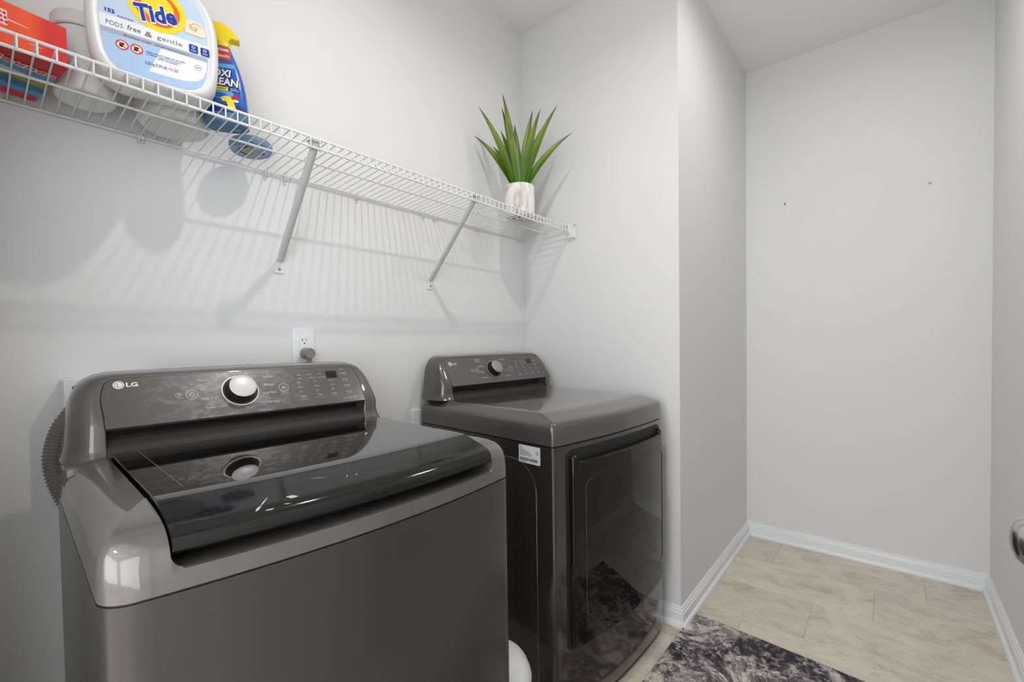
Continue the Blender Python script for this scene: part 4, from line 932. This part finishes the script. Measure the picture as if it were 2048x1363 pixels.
# ---- blue round container lying flat
bd = on_shelf('gel_container', -1.3320, -0.0860, 20, 'flat round translucent blue container lying on the shelf wires', 'container')
MB().lathe([(0.0, 0.0015), (0.040, 0.0015), (0.044, 0.0), (0.049, 0.002), (0.0525, 0.008), (0.0535, 0.016), (0.051, 0.023), (0.044, 0.028), (0.0, 0.030)], 48, cap=False).build('container_body', M_BLUEC, bd, smooth=60)
MB().box(-0.022, 0.020, -0.017, 0.020, 0.0004, 0.0014).build('base_label', mat('kraft_label', (0.42, 0.38, 0.30), 0.6), bd, smooth=None)
g = MB(); g.box(-0.028, -0.0255, -0.018, 0.014, 0.0003, 0.0014); g.box(-0.024, 0.010, 0.0225, 0.0245, 0.0003, 0.0014); g.box(0.0240, 0.0265, -0.020, 0.004, 0.0003, 0.0014); g.build('black_moulding_marks', M_DARK, bd, smooth=None)

# ---- potted spiky plant
PXc, PYc = -0.2680, -0.1850
pp = on_shelf('potted_plant', PXc, PYc, 0, 'spiky green plant in a white marbled pot at the end of the shelf', 'potted plant', 0.0072, tilt=False)
PH, PR = 0.142, 0.0665
MB().lathe([(0.0, 0.003), (0.050, 0.003), (0.054, 0.0), (0.0600, 0.002), (0.0640, 0.009), (PR-0.0005, 0.022), (PR, 0.07), (PR, PH-0.014), (PR-0.0015, PH-0.006), (PR-0.006, PH-0.001), (PR-0.011, PH), (PR-0.013, PH-0.004), (PR-0.013, PH-0.020), (0.0, PH-0.020)], 56, cap=False).build('pot', M_POT, pp, smooth=60)
g = MB()
for a in range(4): g.prism(ell(0.028*math.cos(0.5+a*1.57), 0.028*math.sin(0.5+a*1.57), 0.010, 0.004, 14), 0.0008, 0.0032)
g.build('drain_slot', M_DARK, pp, smooth=None)
MB().lathe([(0.0, PH-0.012), (0.030, PH-0.013), (PR-0.0135, PH-0.017)], 32, cap=False).build('soil', M_DIRT, pp)
tips = [(953, 269, 0.02), (963, 223, -0.03), (1009, 195, -0.02), (1007, 212, 0.03), (1032, 241, 0.05), (1004, 251, 0.06), (988, 281, 0.07), (1069, 217, 0.03), (1083, 224, -0.01), (1115, 222, -0.03), (1093, 249, 0.0), (1144, 270, 0.0), (1020, 262, -0.06), (1062, 262, 0.06)]
SCL = 445.0
Rh = V((R_.x, R_.y, 0)).normalized(); Fh = V((F_.x, F_.y, 0)).normalized()
for i, (tx_, ty_, dp) in enumerate(tips):
    a = (tx_-1040)/SCL; b = (372-ty_)/SCL
    tip = Rh*a+Fh*dp+V((0, 0, PH+b))
    base = Rh*(a*0.10)+Fh*(dp*0.12)+V((0, 0, PH-0.016))
    L_ = (tip-base).length; ctrl = base+V((0, 0, 1))*(L_*0.20)+(tip-base)*0.36
    wmax = 0.0165 if L_ > 0.24 else 0.0140
    n = 16; rows = []; along = []
    for k in range(n+1):
        t = k/n; p = base*(1-t)**2+ctrl*2*t*(1-t)+tip*t*t
        tg = ((ctrl-base)*(1-t)+(tip-ctrl)*t).normalized()
        side = tg.cross(-Fh*0.9+V((0, 0, 0.35))+Rh*(0.5 if a < 0 else -0.5)*0.4).normalized(); nrm = side.cross(tg).normalized()
        ww = wmax*(0.62+0.38*math.sin(min(1, t/0.45)*math.pi/2))*(1-max(0, (t-0.42)/0.58)**1.55)+0.0003
        dpt = ww*0.34
        rows.append([tuple(p+side*ww+nrm*dpt), tuple(p+side*ww*0.5+nrm*dpt*0.30), tuple(p), tuple(p-side*ww*0.5+nrm*dpt*0.30), tuple(p-side*ww+nrm*dpt), tuple(p-side*ww*0.5+nrm*(dpt*0.30-0.0012)), tuple(p-nrm*0.0016), tuple(p+side*ww*0.5+nrm*(dpt*0.30-0.0012))])
        along += [t]*8
    lf = MB().grid(rows, True, True, True)
    me = lf.mesh('leaf', 60); at = me.attributes.new('along', 'FLOAT', 'POINT')
    if len(me.vertices) == len(along): at.data.foreach_set('value', along)
    me.materials.append(M_LEAF); link(bpy.data.objects.new('leaf', me), pp)

# ------------------------------------------------------------------ things on and by the walls
PW = Matrix(((1, 0, 0, 0), (0, 0, -1, 0), (0, 1, 0, 0), (0, 0, 0, 1)))
ol = empty('wall_outlet', (-1.1590, 0, 1.1745), 0, 'white duplex wall outlet above the washer with a grey plug in it', 'wall outlet')
rows = [[(x_, -d, z_) for x_, z_ in rrect(-0.036+i, 0.036-i, -0.0585+i, 0.0585-i, 0.003, 4)] for i, d in ((0, 0.0003), (0, 0.003), (0.0018, 0.0052), (0.004, 0.0060))]
MB().grid(rows, True, True, True).build('cover_plate', M_PLATE, ol, smooth=30)
rc = MB().prism(rrect(-0.0165, 0.0165, -0.0335, 0.0335, 0.002, 3), 0.0055, 0.0078, PW).build('receptacle', M_PLATE, ol, smooth=None, bevel=(0.0006, 1))
g = MB()
for zc in (0.0170, -0.0170):
    g.box(-0.0072, -0.0052, zc+0.000, zc+0.0085, 0.0070, 0.0080, PW); g.box(0.0052, 0.0068, zc+0.001, zc+0.0080, 0.0070, 0.0080, PW); g.prism(ell(0, zc-0.0065, 0.0025, 0.0023, 12), 0.0070, 0.0080, PW)
g.build('slot', M_DARK, rc, smooth=None)
for z_ in (0.0475, -0.0475): MB().lathe([(0.0, 0), (0.0030, 0), (0.0026, 0.0010), (0.0, 0.0013)], 12, Matrix.Translation((0, -0.0060, z_)) @ Matrix.Rotation(math.radians(90), 4, 'X'), cap=False).build('plate_screw', M_PLATE, ol)
pg = empty('power_plug', (-1.1570, -0.0082, 1.1530), 0, 'round grey plug with its cord in the outlet above the washer', 'plug')
MB().lathe([(0.0, 0), (0.0180, 0), (0.0185, 0.004), (0.0175, 0.012), (0.0170, 0.030), (0.0160, 0.033), (0.0120, 0.0335), (0.0115, 0.0325), (0.0, 0.0325)], 32, Matrix.Rotation(math.radians(90), 4, 'X'), cap=False).build('plug_body', M_PLUG, pg, smooth=40)
MB().tube([(0, -0.022, -0.010), (0.001, -0.022, -0.026), (0.002, -0.023, -0.06), (0.006, -0.026, -0.12), (0.010, -0.030, -0.30), (0.010, -0.030, -0.60)], 0.005, 10, rad=[0.0085, 0.0075, 0.0045, 0.0042, 0.0042, 0.0042]).build('power_cord', M_PLUG, pg)
o2 = empty('wall_plate', (-0.7020, 0, 0.8580), 0, 'white wall box edge peeking out behind the left rear of the dryer', 'wall plate')
MB().grid([[(x_, -d, z_) for x_, z_ in rrect(-0.036+i, 0.036-i, -0.060+i, 0.060-i, 0.003, 4)] for i, d in ((0, 0.0003), (0, 0.008), (0.002, 0.010))], True, True, True).build('cover_plate', M_PLATE, o2, smooth=30)
MB().lathe([(0.0, 0), (0.022, 0), (0.022, 0.002), (0.0, 0.002)], 28, Matrix.Translation((0.004, -0.010, -0.03)) @ Matrix.Rotation(math.radians(90), 4, 'X'), cap=False).build('receptacle', M_PLATE, o2)
sb = empty('water_supply_box', (-1.6350, 0, 1.0350), 0, 'white water supply box on the wall behind the washer', 'supply box')
rows = [[(x_, -d, z_) for x_, z_ in rrect(-0.0825+i, 0.0825-i, -0.105+i, 0.0775-i, 0.006, 4)] for i, d in ((0, 0.0004), (0.0, 0.052), (0.0015, 0.056), (0.014, 0.056), (0.015, 0.020))]
MB().grid(rows, True, True, True).build('box_shell', M_PLATE, sb, smooth=30)
for x_ in (-0.03, 0.03):
    MB().tube([(x_, -0.021, 0.02), (x_, -0.045, 0.02)], 0.008, 12).build('valve', M_SCREW, sb)

# nail left in the far wall, and a wall anchor
def wallpt(y, z): return (C4.x+(C5.x-C4.x)*(y-C4.y)/(C5.y-C4.y), y, z)
nl = MB().tube([(-0.0005, 0, 0.005), (-0.006, 0.001, 0.002), (-0.010, -0.0025, -0.006)], 0.0019, 8); nl.lathe([(0.0, 0), (0.0026, 0), (0.0026, 0.001), (0.0, 0.001)], 10, Matrix.Rotation(math.radians(-90), 4, 'Y'), cap=False)
nl = nl.build('nail', M_DARK); nl.location = wallpt(-0.9883, 1.9364); tag(nl, 'small dark bent nail in the far wall, left of the screw', 'nail')
an = empty('screw', wallpt(-1.5961, 1.9124), 0, 'small dark screw head in the far wall near the right corner', 'screw')
MB().lathe([(0.0, 0), (0.0046, 0.0003), (0.0044, 0.002), (0.0030, 0.003), (0.0, 0.0032)], 14, Matrix.Rotation(math.radians(-90), 4, 'Y'), cap=False).build('screw_head', M_SCREW, an)
g = MB().box(-0.0038, -0.0030, -0.0030, 0.0030, -0.0005, 0.0005).build('screw_slot', M_DARK, an, smooth=None)

# ------------------------------------------------------------------ floor things
rg = [V((0.118, -0.8045)), V((0.0600, -1.500)), V((-1.42, -1.475)), V((-1.42, -0.7800))]
rug = MB().prism([tuple(q) for q in rg], 0.0004, 0.0095).build('area_rug', M_RUG, smooth=None, bevel=(0.003, 2))
tag(rug, 'low-pile rug in mottled navy, grey and cream in front of the machines', 'rug')
bn = empty('waste_bin', (-0.9640, -0.6290, 0), 0, 'small white round bin standing between the washer and the dryer', 'bin')
MB().lathe([(0.0, 0.0), (0.074, 0.0), (0.080, 0.005), (0.088, 0.12), (0.0945, 0.262), (0.0955, 0.268), (0.0, 0.268)], 56, cap=False).build('bin_body', M_BIN, bn, smooth=40)
MB().lathe([(0.0965, 0.268), (0.0990, 0.272), (0.0995, 0.284), (0.0970, 0.296), (0.0880, 0.318), (0.0780, 0.333), (0.0650, 0.345), (0.0450, 0.353), (0.0220, 0.357), (0.0, 0.358)], 56, cap=False).build('bin_lid', M_BIN, bn, smooth=40)
